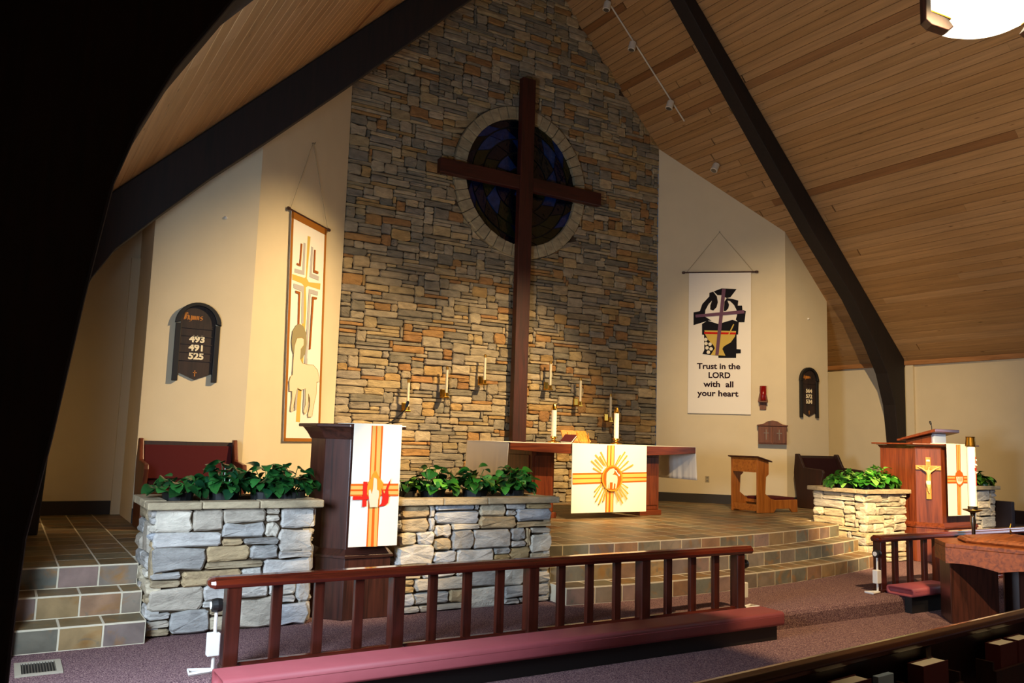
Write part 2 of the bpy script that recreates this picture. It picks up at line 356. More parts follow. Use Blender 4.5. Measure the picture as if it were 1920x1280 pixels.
# ------------------------------------------------------------------ back wall of ledge stone
rng = random.Random(11)
mb = MB().prism([(-S_, P-.2), (S_, P-.2), (S_, roof(S_)), (0, HR), (-S_, roof(-S_))], 'xz', .035, .25)
wall_back = struct(mb.build('wall_back', 'mortar'))
ZR, RO, RI = 5.836, 1.304, 1.094
def pickw(r):
    b = r.choices((1, 2, 3), (44, 42, 14))[0]; a = r.randint(3, 12) if b == 1 else (r.randint(3, 11) if b == 2 else r.randint(3, 6)); return a, b
wallm = frame((-S_, 0.03, P), (1, 0, 0), (0, -1, 0))
def clipr(p):
    x, z = p[0]-S_, p[1]+P-ZR; q = sqrt(x*x+z*z)
    if q < RO+.012: s = (RO+.012)/max(q, .01); return (x*s+S_, z*s+ZR-P)
    return p
items = []
for (u, v, w, h) in pack(2*S_, 9.75, .054, .056, rng, pickw):
    X, Zc = u+w/2-S_, v+h/2+P
    if Zc > roof(X)+.10: continue
    q = sqrt(X*X+(Zc-ZR)**2)
    if q < RO-.11: continue
    near = q < RO+.5
    m_ = stone_mb(u, v, w, h, rng.uniform(.022, .05), rng, clip=clipr if near else None).xf(wallm)
    items.append((shown((X, 0, Zc), w, h), m_, tint(rng.choice(WALLST), rng)))
items.sort(key=lambda t: -t[0])
for s_, m_, c in items[:300]:
    o = m_.build('stone', 'stone', wall_back); paint(o.data, c)
join_paint('stone_course', [(m_, c) for s_, m_, c in items[300:]], 'stone', wall_back)

# rose window
mb = MB().lathe([(RI+.06, -.08), (RI+.06, -.02), (.001, -.02)], n=48).xf(Matrix.Translation((0, .012, ZR)) @ Matrix.Rotation(pi/2, 4, 'X'))
rose = struct(mb.build('window_1', 'black', org=(0, 0, ZR)))
nst = 44
for i in range(nst):
    a0, a1 = 2*pi*i/nst+.004, 2*pi*(i+1)/nst-.004
    q = [(r_*cos(a), r_*sin(a)+ZR) for r_, a in ((RI, a0), (RO, a0), (RO, a1), (RI, a1))]
    o = MB().prism(q, 'xz', -.055-rng.uniform(0, .012), .13).build('ring_stone', 'stone', rose, bev=.006, seg=1); paint(o.data, tint(srgb('#b3a482'), rng, .06))
GL = [srgb(c) for c in ('#0d1a44', '#122a6a', '#1c3f8c', '#0a1024', '#1a2a30', '#26301c', '#3a3a1e', '#0c1430', '#2a4f96', '#10161e')]
GL = [tuple(v*.5 for v in c) for c in GL]
rings = [0, .26, .52, .76, .96, RI+.03]; cnt = [6, 10, 14, 16, 20]
for k_, nn in enumerate(cnt):
    tw = .25*k_
    for i in range(nn):
        a0, a1 = 2*pi*i/nn+tw, 2*pi*(i+1)/nn+tw; pts = []
        for t_ in range(4): a = a0+(a1-a0)*t_/3; pts.append((a, rings[k_+1]-.008))
        for t_ in range(3, -1, -1): a = a0+(a1-a0)*t_/3-.22*(1 if k_ else 0); pts.append((a, rings[k_]+.008))
        q = [((r_)*cos(a), r_*sin(a)+ZR) for a, r_ in pts]; ca = sum(p[0] for p in q)/8; cz = sum(p[1] for p in q)/8
        q = [(ca+(x-ca)*.95, cz+(z-cz)*.95) for x, z in q]; dy = rng.uniform(0, .012)
        o = MB().prism(q, 'xz', .012-dy, .04).build('pane', 'glass', rose); o.color = (*rng.choice(GL), 1)

# ------------------------------------------------------------------ painted walls
def wallquad(name, a, b, z0, th, mat='paint', side=1, top=None):
    ax, ay = a; bx, by = b; d = Vector((bx-ax, by-ay, 0)).normalized(); n = Vector((-d.y, d.x, 0))*th*side
    za, zb = (roof(ax), roof(bx)) if top is None else (top, top)
    rings = [[(ax, ay, z0), (bx, by, z0), (bx, by, zb), (ax, ay, za)]]
    rings.append([(x+n.x, y+n.y, z) for x, y, z in rings[0]])
    return struct(MB().loft(rings).build(name, mat))
wallquad('wall_left_splay', (-B_, -D_), (-S_, 0), P, .12)
wallquad('wall_right_splay', (S_, 0), (B_, -D_), P, .12)
wallquad('wall_left_chancel', (-C_, -D_), (-B_, -D_), P, .12)
wallquad('wall_right_chancel', (B_, -D_), (C_, -D_), P, .12)
wallquad('wall_left_return', (-C_, -.5), (-C_, -D_+.12), P, .12)
wallquad('wall_right_return', (C_, -D_+.12), (C_, -.5), P, .12)
wallquad('wall_left_recess', (-6.98, -.5), (-C_, -.5), P, .12)
wallquad('wall_right_recess', (C_, -.5), (XR, -.5), P, .12)
wallquad('wall_left_daylight_block', (-6.98, -5.15), (-6.98, -.5), 0, .12)  # unseen wall, added to keep window daylight out of the left recess
wallquad('wall_left_block_return', (XL, -5.03), (-6.98, -5.03), 0, .12, side=-1)  # unseen return that closes the added daylight block
YB = -17.0
def side_wall(name, X, sgn, wins):
    mb = MB(); z1 = roof(X); x0, x1 = (X, X+.2*sgn) if sgn > 0 else (X-.2, X); y = -.5
    for (ya, yb, za, zb) in wins:
        mb.box(x0, x1, ya, y, FL, z1); mb.box(x0, x1, yb, ya, FL, za); mb.box(x0, x1, yb, ya, zb, z1); y = yb
    mb.box(x0, x1, YB, y, FL, z1); return struct(mb.build(name, 'paint'))
wl = [(-6.75, -8.1, .95, 2.5), (-13.2, -15.6, 1.05, 2.6)]; wr = [(-6.2, -8.1, .9, 2.9), (-12.2, -15.0, .9, 2.9)]
side_wall('wall_left', XL, -1, wl); side_wall('wall_right', XR, 1, wr)
struct(MB().prism([(XL-.2, FL), (XR+.2, FL), (XR+.2, roof(XR)), (0, HR), (XL-.2, roof(XL))], 'xz', YB-.2, YB).build('wall_rear', 'paint'))
wn = 2
for X, sg, ws in ((XL, -1, wl), (XR, 1, wr)):
    for (ya, yb, za, zb) in ws:
        x0, x1 = X+.07*sg, X+.13*sg; mb = MB(); xa, xb = min(x0, x1), max(x0, x1)
        for (q0, q1, r0, r1) in ((yb, yb+.06, za, zb), (ya-.06, ya, za, zb), (yb, ya, za, za+.06), (yb, ya, zb-.06, zb), ((ya+yb)/2-.025, (ya+yb)/2+.025, za, zb)): mb.box(xa, xb, q0, q1, r0, r1)
        struct(mb.build('window_%d' % wn, 'walnut_z')); wn += 1
# baseboards
def baseb(name, a, b, z0=P, h=.16):
    ax, ay = a; bx, by = b; d = Vector((bx-ax, by-ay, 0)).normalized(); n = Vector((d.y, -d.x, 0))*.018
    r0 = [(ax, ay, z0), (bx, by, z0), (bx, by, z0+h), (ax, ay, z0+h)]
    return struct(MB().loft([r0, [(x+n.x, y+n.y, z) for x, y, z in r0]]).build(name, 'base'))
baseb('baseboard_left_splay', (-B_, -D_), (-S_, 0)); baseb('baseboard_right_splay', (S_, 0), (B_, -D_))
baseb('baseboard_left_chancel', (-C_, -D_), (-B_, -D_)); baseb('baseboard_right_chancel', (B_, -D_), (C_, -D_))
baseb('baseboard_left_recess', (-6.98, -.5), (-C_-.08, -.5)); baseb('baseboard_right_recess', (C_, -.5), (XR, -.5))
baseb('baseboard_right', (XR, -.5), (XR, -3.4))
struct(MB().box(-C_-.10, -C_, -.56, -.5, P, 3.6).build('trim_1', 'paint'))
struct(MB().prism([(XR-.07, roof(XR)-.055), (XR, roof(XR)-.055), (XR, roof(XR)+.0), (XR-.07, roof(XR)+.03)], 'xz', YB, -.5).build('trim_2', 'eave', bev=.008))
struct(MB().box(XR-.05, XR, -2.60, -2.45, FL, roof(XR)-.03).build('trim_3', 'paint'))

# ------------------------------------------------------------------ ceiling planks
PL = [srgb(c) for c in ('#b88e5e', '#b58b5a', '#ba9060', '#b48958', '#b18655', '#bc9364')]; PLD = [srgb(c) for c in ('#97693f', '#a07347', '#8d6036')]
def ceiling(name, sg, X1, slope, seed):
    r = random.Random(seed); L = X1*sqrt(1+slope*slope); ang = math.atan(slope)
    nx, nz = sg*sin(ang), cos(ang)           # outward normal of the roof
    dx, dz = sg*cos(ang), -sin(ang)          # down the slope
    base = MB(); t0, t1 = .03, .09
    base.loft([[(nx*t+dx*s, y, HR+nz*t+dz*s) for s, t in ((0, t0), (L+.3, t0), (L+.3, t1), (0, t1))] for y in (YB, .25)])
    c = struct(base.build(name, 'mortar'))
    pw = .136; n = int(L/pw)+1; pw = L/n; meshes = {}
    for i in range(n):
        y = .1-r.uniform(0, 3.0)-0.0; cuts = [.1]
        while y > -12.5: cuts.append(y); y -= r.choice((4.2, 4.8, 5.2, 5.6))
        cuts.append(-13.2)
        for a, b in zip(cuts, cuts[1:]):
            ln = round(a-b, 1)
            key = ln
            if key not in meshes:
                h = pw/2-.0018; l2 = (ln)/2-.0008
                q = MB().loft([[(-h, -l2, .03), (h, -l2, .03), (h, -l2, .005), (h-.005, -l2, 0), (-h+.005, -l2, 0), (-h, -l2, .005)], [(-h, l2, .03), (h, l2, .03), (h, l2, .005), (h-.005, l2, 0), (-h+.005, l2, 0), (-h, l2, .005)]])
                me = q.mesh('plank'); me.materials.append(M['plank']); meshes[key] = me
            o = bpy.data.objects.new('plank', meshes[key]); COL.objects.link(o); o.parent = c
            s = (i+.5)*pw; Rm = Matrix(((dx, 0, nx), (0, 1, 0), (dz, 0, nz))).to_4x4()
            o.matrix_local = Matrix.Translation(Vector((dx*s, (a+b)/2, HR+dz*s))-Vector(WL[c.name])) @ Rm
            o.color = (*tint(r.choice(PLD if r.random() < .05 else PL), r, .04), 1)
    # far end of the nave, behind the camera: one joined part
    far = MB()
    for i in range(n):
        s = (i+.5)*pw; h = pw/2-.0028
        far.loft([[(dx*(s+p)+nx*t, y, HR+dz*(s+p)+nz*t) for p, t in ((-h, .03), (h, .03), (h, 0), (-h, 0))] for y in (-13.2, YB)])
    o = far.build('plank_field', 'plank', c); o['kind'] = 'stuff'; o.color = (*PL[0], 1)
    return c
ceiling('ceiling_right', 1, XR, SR, 3); ceiling('ceiling_left', -1, -XL, SL, 4)

# ------------------------------------------------------------------ laminated timber arches
def arch_half(inner, sg, xo, z0, y0, y1, parent, name):
    rf = lambda x: roof(x)-.012
    outer = [(xo, z0), (xo, rf(xo)), (0, HR-.012)]
    poly = inner + (outer[::-1] if sg < 0 else outer)
    return MB().prism(poly, 'xz', y0, y1).build(name, 'black_beam', parent, bev=.012)
inL = [(-6.78, P), (-6.75, 1.3), (-6.68, 2.2), (-6.603, 2.712), (-6.52, 2.99), (-6.329, 3.312), (-5.99, 3.68), (-5.442, 4.246), (-4.955, 4.70), (-3.937, 5.69), (-2.408, 7.233), (0, 9.6)]
inR = [(0, 9.6), (1.31, 8.54), (3.06, 6.63), (4.37, 5.23), (5.46, 4.17), (6.04, 3.45), (6.40, 2.9), (6.60, 2.335), (6.68, 1.654), (6.72, P)]
t = thing('timber_arch', 'dark timber arch spanning the chancel in front of the stone wall', 'arch', (0, -2.35, P), 0, 'timber arches')
arch_half(inL, -1, -6.95, P, -2.45, -2.2, t, 'arch_half'); arch_half(inR, 1, 6.91, P, -2.45, -2.2, t, 'arch_half')
nin = [(-7.075, FL), (-7.065, .92), (-7.056, 1.154), (-7.008, 1.483), (-6.951, 1.957), (-6.893, 2.374), (-6.828, 2.594), (-6.723, 2.843), (-6.534, 3.175), (-6.2, 3.58), (-5.5, 4.3), (-3.9, 5.75), (0, 9.6)]
t = thing('timber_arch', 'near black timber arch filling the left edge of the view', 'arch', (0, -8.28, FL), 0, 'timber arches')
arch_half(nin, -1, XL+.01, FL, -8.4, -8.15, t, 'arch_half'); arch_half([(0, 9.6), (3.9, 5.65), (5.4, 4.15), (6.1, 3.3), (6.5, 2.5), (6.6, 1.6), (6.65, FL)], 1, XR-.02, FL, -8.4, -8.15, t, 'arch_half')

# ------------------------------------------------------------------ floors
struct(MB().box(XL-.2, XR+.2, YB-.2, -6.1, FL-.1, FL).build('floor', 'carpet'))
edge = [(-6.13, FL-.1), (-6.13, -.05), (-6.115, -.02), (-6.08, 0), (-3.0, 0), (-3.0, FL-.1)]
struct(MB().prism(edge, 'yz', XL-.2, XR+.2).build('floor_rail_step', 'carpet'))
# tiled platform and its steps
def cy(X, k_): return (-5.20+(X+1.2)**2/30, -4.93+(X+1.2)**2/28.5, -4.66+(X+1.2)**2/27)[k_]
def ly(X, k_): return (-5.04, -4.755, -4.47)[k_]
XA0, XA1, XC0, XC1 = -6.98, -6.16, -2.56, 2.82
G = .0002
def span_poly(x0, x1, fy, yb, n=16): return [(x0+(x1-x0)*i/n, fy(x0+(x1-x0)*i/n)) for i in range(n+1)]+[(x1, yb), (x0, yb)]
top = [(XA0, ly(0, 2)+.003), (XA1, ly(0, 2)+.003), (XA1, -4.1), (XC0, -4.1)]+[(XC0+(XC1-XC0)*i/16, cy(XC0+(XC1-XC0)*i/16, 2)+.003) for i in range(17)]+[(XC1, -3.52), (XR, -3.52), (XR, .0), (XA0, .0)]
platform = struct(MB().prism(top, 'xy', .0, P-G).build('floor_platform', 'grout'))
steps = MB()
for k_ in (0, 1):
    z0, z1 = .16*k_, .16*(k_+1)-G
    for x0, x1, fn in ((XA0, XA1, ly), (XC0, XC1, cy)):
        steps.prism(span_poly(x0, x1, lambda X: fn(X, k_)+.003, 0, 16)[:17]+[(x0+(x1-x0)*i/16, fn(x0+(x1-x0)*i/16, 2)+.004) for i in range(16, -1, -1)], 'xy', 0 if k_ == 0 else .16-G, z1)
steps = struct(steps.build('floor_steps', 'grout'))
TIL = [srgb(c) for c in ('#8a7350', '#907850', '#847250', '#947850', '#9a7448', '#7c7258', '#82785c', '#8c7050', '#9c8258', '#7c6a50', '#947c56')]
TIL = [tuple(v*.86 for v in c) for c in TIL]
RIS = [mixc(c, srgb('#7d786c'), .38) for c in [srgb(c) for c in ('#8a8068', '#7c7c6c', '#a07c70', '#94806c', '#b08a4c', '#6f7468', '#9c8a78', '#a8764c', '#887068', '#78705c')]]
def quad_tile(q, z0, z1, in_=.0065):
    cx = sum(p[0] for p in q)/4; c2 = sum(p[1] for p in q)/4
    def sh(p):
        dx, dy = p[0]-cx, p[1]-c2; return (cx+math.copysign(max(0, abs(dx)-in_), dx), c2+math.copysign(max(0, abs(dy)-in_), dy))
    return MB().prism([sh(p) for p in q], 'xy', z0, z1)
rt = random.Random(21); T = .308; cand = []
def put_row(x0, x1, fy, y_far, off, rows):
    for j in range(rows):
        n = max(1, round((x1-x0)/T)); w = (x1-x0)/n; xs = [x0+i*w for i in range(n+1)]
        for a, b in zip(xs, xs[1:]):
            q = []
            for X, jj in ((a, j), (b, j), (b, j+1), (a, j+1)):
                wgt = max(0, 1-jj/7); yy = fy(X)*wgt+fy((x0+x1)/2)*(1-wgt)+jj*T; q.append((X, min(yy, y_far)))
            if q[3][1]-q[0][1] < .06: continue
            c_ = ((a+b)/2, (q[0][1]+q[2][1])/2, P); cand.append((shown(c_, b-a, .3), q))
put_row(XA0, XA1, lambda X: ly(X, 2), -.52, 0, 13)
put_row(XA1, XC0, lambda X: -4.1, -.02, 0, 14)
put_row(XC0, XC1, lambda X: cy(X, 2), -.02, 0, 16)
put_row(XC1, XR, lambda X: -3.52, -.02, 0, 12)
cand.sort(key=lambda t: -t[0]); far = []
for i, (s_, q) in enumerate(cand):
    m_ = quad_tile(q, P-.02, P+rt.uniform(0, .0004)); c = tint(rt.choice(TIL), rt, .26)
    if i < 300:
        o = m_.build('tile', 'tile', platform); o.color = (*c, 1)
    else: far.append((m_, c))
join_paint('tile_field', far, 'tile_a', platform)
for x0, x1, fn in ((XA0, XA1, ly), (XC0, XC1, cy)):
    n = round((x1-x0)/(T+.005)); w = (x1-x0)/n
    for k_ in range(3):
        for i in range(-1 if k_ % 2 else 0, n):
            a = x0+(i+(.5 if k_ % 2 else 0))*w; b = min(a+w, x1); a = max(a, x0)
            if b-a < .03: continue
            q = [(a+.006, fn(a, k_)), (b-.006, fn(b, k_)), (b-.006, fn(b, k_)+.014), (a+.006, fn(a, k_)+.014)]
            o = MB().prism(q, 'xy', .16*k_+.006, .16*(k_+1)-.012).build('riser_tile', 'tile', steps, bev=.002, seg=1); o.color = (*tint(rt.choice(RIS), rt, .15), 1)
            if k_ < 2:
                q = [(a+.006, fn(a, k_)+.010), (b-.006, fn(b, k_)+.010), (b-.006, fn(b, k_+1)-.003), (a+.006, fn(a, k_+1)-.003)]
                o = MB().prism(q, 'xy', .16*(k_+1)-.02, .16*(k_+1)).build('tread_tile', 'tile', steps, bev=.002, seg=1); o.color = (*tint(rt.choice(TIL), rt, .15), 1)
# ------------------------------------------------------------------ cloth art (metres on the cloth: across, up)
ART_RB = [('black',[(-0.475,1.854),(-0.361,1.876),(-0.317,2.01),(-0.192,2.15),(-0.192,2.218),(-0.122,2.236),(-0.057,2.149),(-0.039,2.04),(-0.063,1.947),(-0.122,1.885),(-0.176,1.907),(-0.173,1.987),(-0.143,2.071),(-0.203,2.009),(-0.262,1.894),(-0.272,1.776),(-0.151,1.699),(-0.211,1.699),(-0.474,1.615)]),('black',[(-0.114,2.243),(0.029,2.298),(0.294,2.283),(0.184,2.132),(0.119,2.116),(0.018,2.173),(-0.047,2.173)]),('black',[(0.119,2.116),(0.22,2.1),(0.323,2.069),(0.314,1.976),(0.39,1.976),(0.396,1.892),(0.455,1.874),(0.431,1.668),(0.323,1.668),(0.278,1.72),(0.301,1.806),(0.293,1.893),(0.249,1.986),(0.178,2.06),(0.13,2.07),(0.161,1.992),(0.145,1.924),(0.101,1.875),(0.065,1.875),(0.08,2.055)]),('black',[(-0.322,1.637),(-0.226,1.699),(-0.033,1.637),(0.219,1.714),(0.331,1.674),(0.318,1.444),(0.292,1.444),(0.292,1.177),(0.365,1.172),(0.365,1.102),(0.284,1.095),(0.283,1.016),(-0.029,1.013),(-0.029,1.053),(-0.313,1.081),(-0.279,1.158),(-0.285,1.436),(-0.321,1.442)]),('gold',[(-0.279,1.519),(0.284,1.508),(0.263,1.407),(0.19,1.299),(0.086,1.237),(0.036,1.191),(0.095,1.054),(-0.165,1.067),(-0.091,1.19),(-0.121,1.251),(-0.211,1.343),(-0.261,1.436)]),('red',[(-0.286,1.491),(0.284,1.48),(0.278,1.444),(-0.279,1.451)]),('cream',[(-0.216,1.275),(-0.226,1.251),(-0.248,1.241),(-0.272,1.251),(-0.281,1.275),(-0.272,1.299),(-0.249,1.309),(-0.226,1.299)]),('cream',[(-0.144,1.264),(-0.154,1.24),(-0.178,1.23),(-0.201,1.239),(-0.21,1.263),(-0.201,1.287),(-0.178,1.297),(-0.154,1.287)]),('cream',[(-0.198,1.196),(-0.208,1.172),(-0.231,1.162),(-0.254,1.171),(-0.263,1.195),(-0.254,1.219),(-0.231,1.229),(-0.208,1.219)]),('cream',[(-0.127,1.178),(-0.136,1.154),(-0.159,1.144),(-0.182,1.153),(-0.192,1.177),(-0.182,1.201),(-0.16,1.211),(-0.136,1.201)]),('cream',[(-0.174,1.116),(-0.183,1.092),(-0.207,1.082),(-0.23,1.092),(-0.24,1.115),(-0.23,1.139),(-0.207,1.149),(-0.183,1.14)]),('cream',[(-0.222,1.349),(-0.232,1.325),(-0.255,1.315),(-0.279,1.325),(-0.288,1.349),(-0.279,1.373),(-0.255,1.383),(-0.232,1.373)]),('purple',[(0.035,2.288),(0.101,2.288),(-0.026,1.068),(-0.085,1.068)]),('purple',[(-0.442,1.808),(0.425,1.892),(0.431,1.831),(-0.436,1.755)]),('gold',[(0.233,1.637),(0.249,1.622),(0.006,1.099),(-0.011,1.111)])]
ART_LB = [('gold',[(-0.019,2.752),(0.057,2.757),(0.023,2.177),(0.083,2.137),(0.41,2.183),(0.407,2.094),(0.069,2.083),(0.011,2.052),(0.059,1.774),(0.069,0.25),(-0.036,0.257),(-0.025,1.357),(-0.045,2.068),(-0.1,2.085),(-0.348,2.087),(-0.363,2.16),(-0.043,2.171),(-0.005,2.188)]),('grey',[(-0.12,2.634),(-0.067,2.637),(-0.048,2.21),(-0.309,2.191),(-0.309,2.244),(-0.108,2.259)]),('grey',[(0.093,2.633),(0.141,2.631),(0.15,2.271),(0.349,2.269),(0.349,2.213),(0.095,2.212)]),('grey',[(-0.311,2.045),(-0.043,2.055),(0.003,1.562),(-0.05,1.555),(-0.087,1.979),(-0.311,1.985)]),('grey',[(0.094,2.047),(0.346,2.058),(0.346,2.002),(0.148,1.995),(0.153,1.107),(0.094,1.034)]),('copper',[(-0.197,2.606),(-0.157,2.608),(-0.166,2.301),(-0.271,2.299),(-0.267,2.327),(-0.202,2.327)]),('copper',[(0.173,2.607),(0.208,2.608),(0.22,2.331),(0.32,2.33),(0.317,2.298),(0.182,2.292)]),('copper',[(-0.262,1.961),(-0.139,1.963),(-0.113,1.539),(-0.151,1.52),(-0.18,1.929),(-0.259,1.928)]),('copper',[(0.188,1.96),(0.321,1.969),(0.317,1.941),(0.234,1.927),(0.226,1.244),(0.186,1.233)]),('grey',[(0.088,1.084),(0.153,1.107),(0.165,0.453),(0.117,0.401)]),('grey',[(-0.097,0.752),(-0.051,0.756),(-0.068,0.41),(-0.112,0.398)]),('halo',[(-0.195,1.517),(-0.1,1.541),(-0.005,1.52),(0.072,1.436),(0.103,1.305),(0.078,1.167),(0.007,1.093),(-0.096,1.066),(-0.189,1.089),(-0.263,1.18),(-0.296,1.29),(-0.281,1.423)]),('lamb',[(-0.168,1.345),(-0.04,1.368),(0.015,1.355),(0.025,1.275),(-0.047,1.214),(-0.046,1.087),(0.014,1.033),(0.163,1.027),(0.314,1.035),(0.434,0.98),(0.503,0.882),(0.51,0.824),(0.44,0.812),(0.445,0.654),(0.403,0.531),(0.357,0.336),(0.262,0.326),(0.244,0.359),(0.284,0.475),(0.272,0.576),(0.223,0.64),(0.235,0.54),(0.211,0.405),(0.162,0.363),(0.118,0.394),(0.161,0.486),(0.134,0.702),(0.03,0.675),(-0.076,0.695),(-0.125,0.554),(-0.168,0.383),(-0.219,0.394),(-0.2,0.55),(-0.212,0.647),(-0.274,0.643),(-0.296,0.77),(-0.26,0.838),(-0.224,0.854),(-0.224,1.069),(-0.219,1.234)])]
ART_FR = [('orange',[(-0.064,0.911),(0.066,0.914),(0.058,0.009),(-0.082,0.007)]),('gold',[(-0.047,0.912),(-0.007,0.912),(-0.028,0.009),(-0.06,0.01)]),('gold',[(0.009,0.913),(0.051,0.914),(0.044,0.008),(0.004,0.008)]),('orange',[(-0.643,0.53),(0.642,0.551),(0.64,0.416),(-0.639,0.381)]),('gold',[(-0.642,0.507),(0.642,0.531),(0.641,0.484),(-0.641,0.466)]),('gold',[(-0.641,0.449),(0.641,0.467),(0.64,0.435),(-0.639,0.4)]),('goldd',[(-0.191,0.815),(-0.169,0.824),(-0.062,0.652),(-0.075,0.647)]),('goldd',[(-0.281,0.774),(-0.262,0.787),(-0.111,0.638),(-0.122,0.631)]),('goldd',[(-0.349,0.691),(-0.332,0.706),(-0.155,0.568),(-0.165,0.56)]),('goldd',[(-0.314,0.594),(-0.302,0.611),(-0.165,0.541),(-0.172,0.531)]),('goldd',[(-0.211,0.755),(-0.19,0.766),(-0.084,0.631),(-0.096,0.625)]),('goldd',[(-0.288,0.711),(-0.27,0.724),(-0.138,0.603),(-0.148,0.596)]),('goldd',[(0.23,0.833),(0.252,0.822),(0.097,0.641),(0.085,0.647)]),('goldd',[(0.268,0.785),(0.289,0.773),(0.125,0.612),(0.113,0.619)]),('goldd',[(0.381,0.662),(0.394,0.645),(0.17,0.547),(0.162,0.557)]),('goldd',[(0.293,0.71),(0.311,0.696),(0.152,0.583),(0.142,0.591)]),('goldd',[(0.145,0.787),(0.168,0.778),(0.079,0.648),(0.066,0.653)]),('goldd',[(-0.271,0.218),(-0.292,0.228),(-0.162,0.385),(-0.15,0.379)]),('goldd',[(-0.269,0.286),(-0.287,0.299),(-0.171,0.4),(-0.16,0.392)]),('goldd',[(-0.192,0.114),(-0.215,0.122),(-0.108,0.328),(-0.095,0.324)]),('goldd',[(-0.246,0.156),(-0.268,0.165),(-0.135,0.357),(-0.122,0.351)]),('goldd',[(-0.121,0.153),(-0.145,0.159),(-0.09,0.313),(-0.076,0.31)]),('goldd',[(0.214,0.127),(0.191,0.119),(0.073,0.308),(0.086,0.313)]),('goldd',[(0.289,0.184),(0.268,0.173),(0.118,0.357),(0.13,0.363)]),('goldd',[(0.305,0.259),(0.286,0.246),(0.137,0.37),(0.147,0.378)]),('goldd',[(0.298,0.339),(0.283,0.323),(0.165,0.391),(0.173,0.4)]),('goldd',[(0.137,0.155),(0.113,0.15),(0.055,0.295),(0.069,0.299)]),('goldd',[(0.204,0.216),(0.182,0.206),(0.1,0.329),(0.113,0.335)]),('orange2',[(0.188,0.466),(0.183,0.42),(0.165,0.377),(0.137,0.34),(0.1,0.312),(0.056,0.294),(0.009,0.289),(-0.038,0.295),(-0.081,0.313),(-0.119,0.341),(-0.148,0.378),(-0.167,0.42),(-0.174,0.466),(-0.169,0.512),(-0.152,0.554),(-0.124,0.591),(-0.088,0.62),(-0.045,0.638),(0.002,0.644),(0.049,0.639),(0.093,0.621),(0.132,0.593),(0.162,0.556),(0.181,0.513)]),('orange',[(0.162,0.466),(0.158,0.425),(0.143,0.387),(0.118,0.354),(0.086,0.329),(0.049,0.314),(0.009,0.308),(-0.031,0.314),(-0.069,0.33),(-0.102,0.355),(-0.127,0.388),(-0.143,0.426),(-0.149,0.466),(-0.145,0.507),(-0.13,0.545),(-0.106,0.577),(-0.075,0.603),(-0.038,0.619),(0.002,0.625),(0.043,0.619),(0.081,0.604),(0.114,0.579),(0.14,0.546),(0.156,0.508)]),('lamb',[(-0.04,0.586),(0.019,0.601),(0.047,0.587),(0.033,0.537),(0.003,0.516),(0.048,0.512),(0.089,0.497),(0.097,0.452),(0.091,0.396),(0.074,0.328),(0.056,0.328),(0.062,0.389),(0.036,0.403),(0.027,0.325),(0.009,0.325),(0.014,0.41),(-0.037,0.41),(-0.042,0.326),(-0.06,0.329),(-0.065,0.403),(-0.074,0.326),(-0.092,0.329),(-0.099,0.452),(-0.093,0.536)]),('white',[(0.047,0.572),(0.074,0.58),(0.136,0.509),(0.122,0.492)]),('dark',[(0.056,0.591),(0.065,0.594),(0.121,0.523),(0.112,0.52)])]
ART_LP = [('orange',[(-0.06,1.011),(0.045,1.013),(0.045,-0.003),(-0.056,-0.001)]),('goldp',[(-0.051,1.01),(-0.021,1.011),(-0.016,-0.001),(-0.042,0.0)]),('goldp',[(-0.009,1.011),(0.028,1.013),(0.037,-0.003),(0.01,-0.002)]),('orange',[(-0.222,0.522),(0.209,0.523),(0.216,0.416),(-0.224,0.42)]),('goldp',[(-0.221,0.505),(0.21,0.506),(0.212,0.476),(-0.221,0.476)]),('goldp',[(-0.222,0.461),(0.213,0.46),(0.216,0.431),(-0.223,0.433)]),('orange2',[(-0.009,0.638),(0.013,0.595),(0.035,0.567),(0.066,0.529),(0.069,0.472),(0.043,0.425),(0.04,0.388),(-0.057,0.389),(-0.069,0.436),(-0.08,0.482),(-0.065,0.539),(-0.042,0.576),(-0.033,0.6)]),('red',[(-0.113,0.541),(-0.077,0.54),(-0.076,0.333),(-0.114,0.33)]),('red',[(-0.198,0.42),(-0.046,0.417),(-0.045,0.392),(-0.2,0.389)]),('red',[(0.137,0.567),(0.112,0.472),(0.124,0.405),(0.118,0.358),(0.088,0.338),(0.034,0.329),(0.059,0.359),(0.064,0.406),(0.054,0.482),(0.083,0.434),(0.101,0.5)]),('hand',[(-0.063,0.464),(-0.049,0.478),(-0.033,0.435),(-0.025,0.482),(-0.022,0.576),(-0.012,0.569),(-0.004,0.571),(0.007,0.557),(0.012,0.473),(0.029,0.463),(0.033,0.425),(0.026,0.388),(0.024,0.326),(-0.045,0.327),(-0.057,0.398)])]
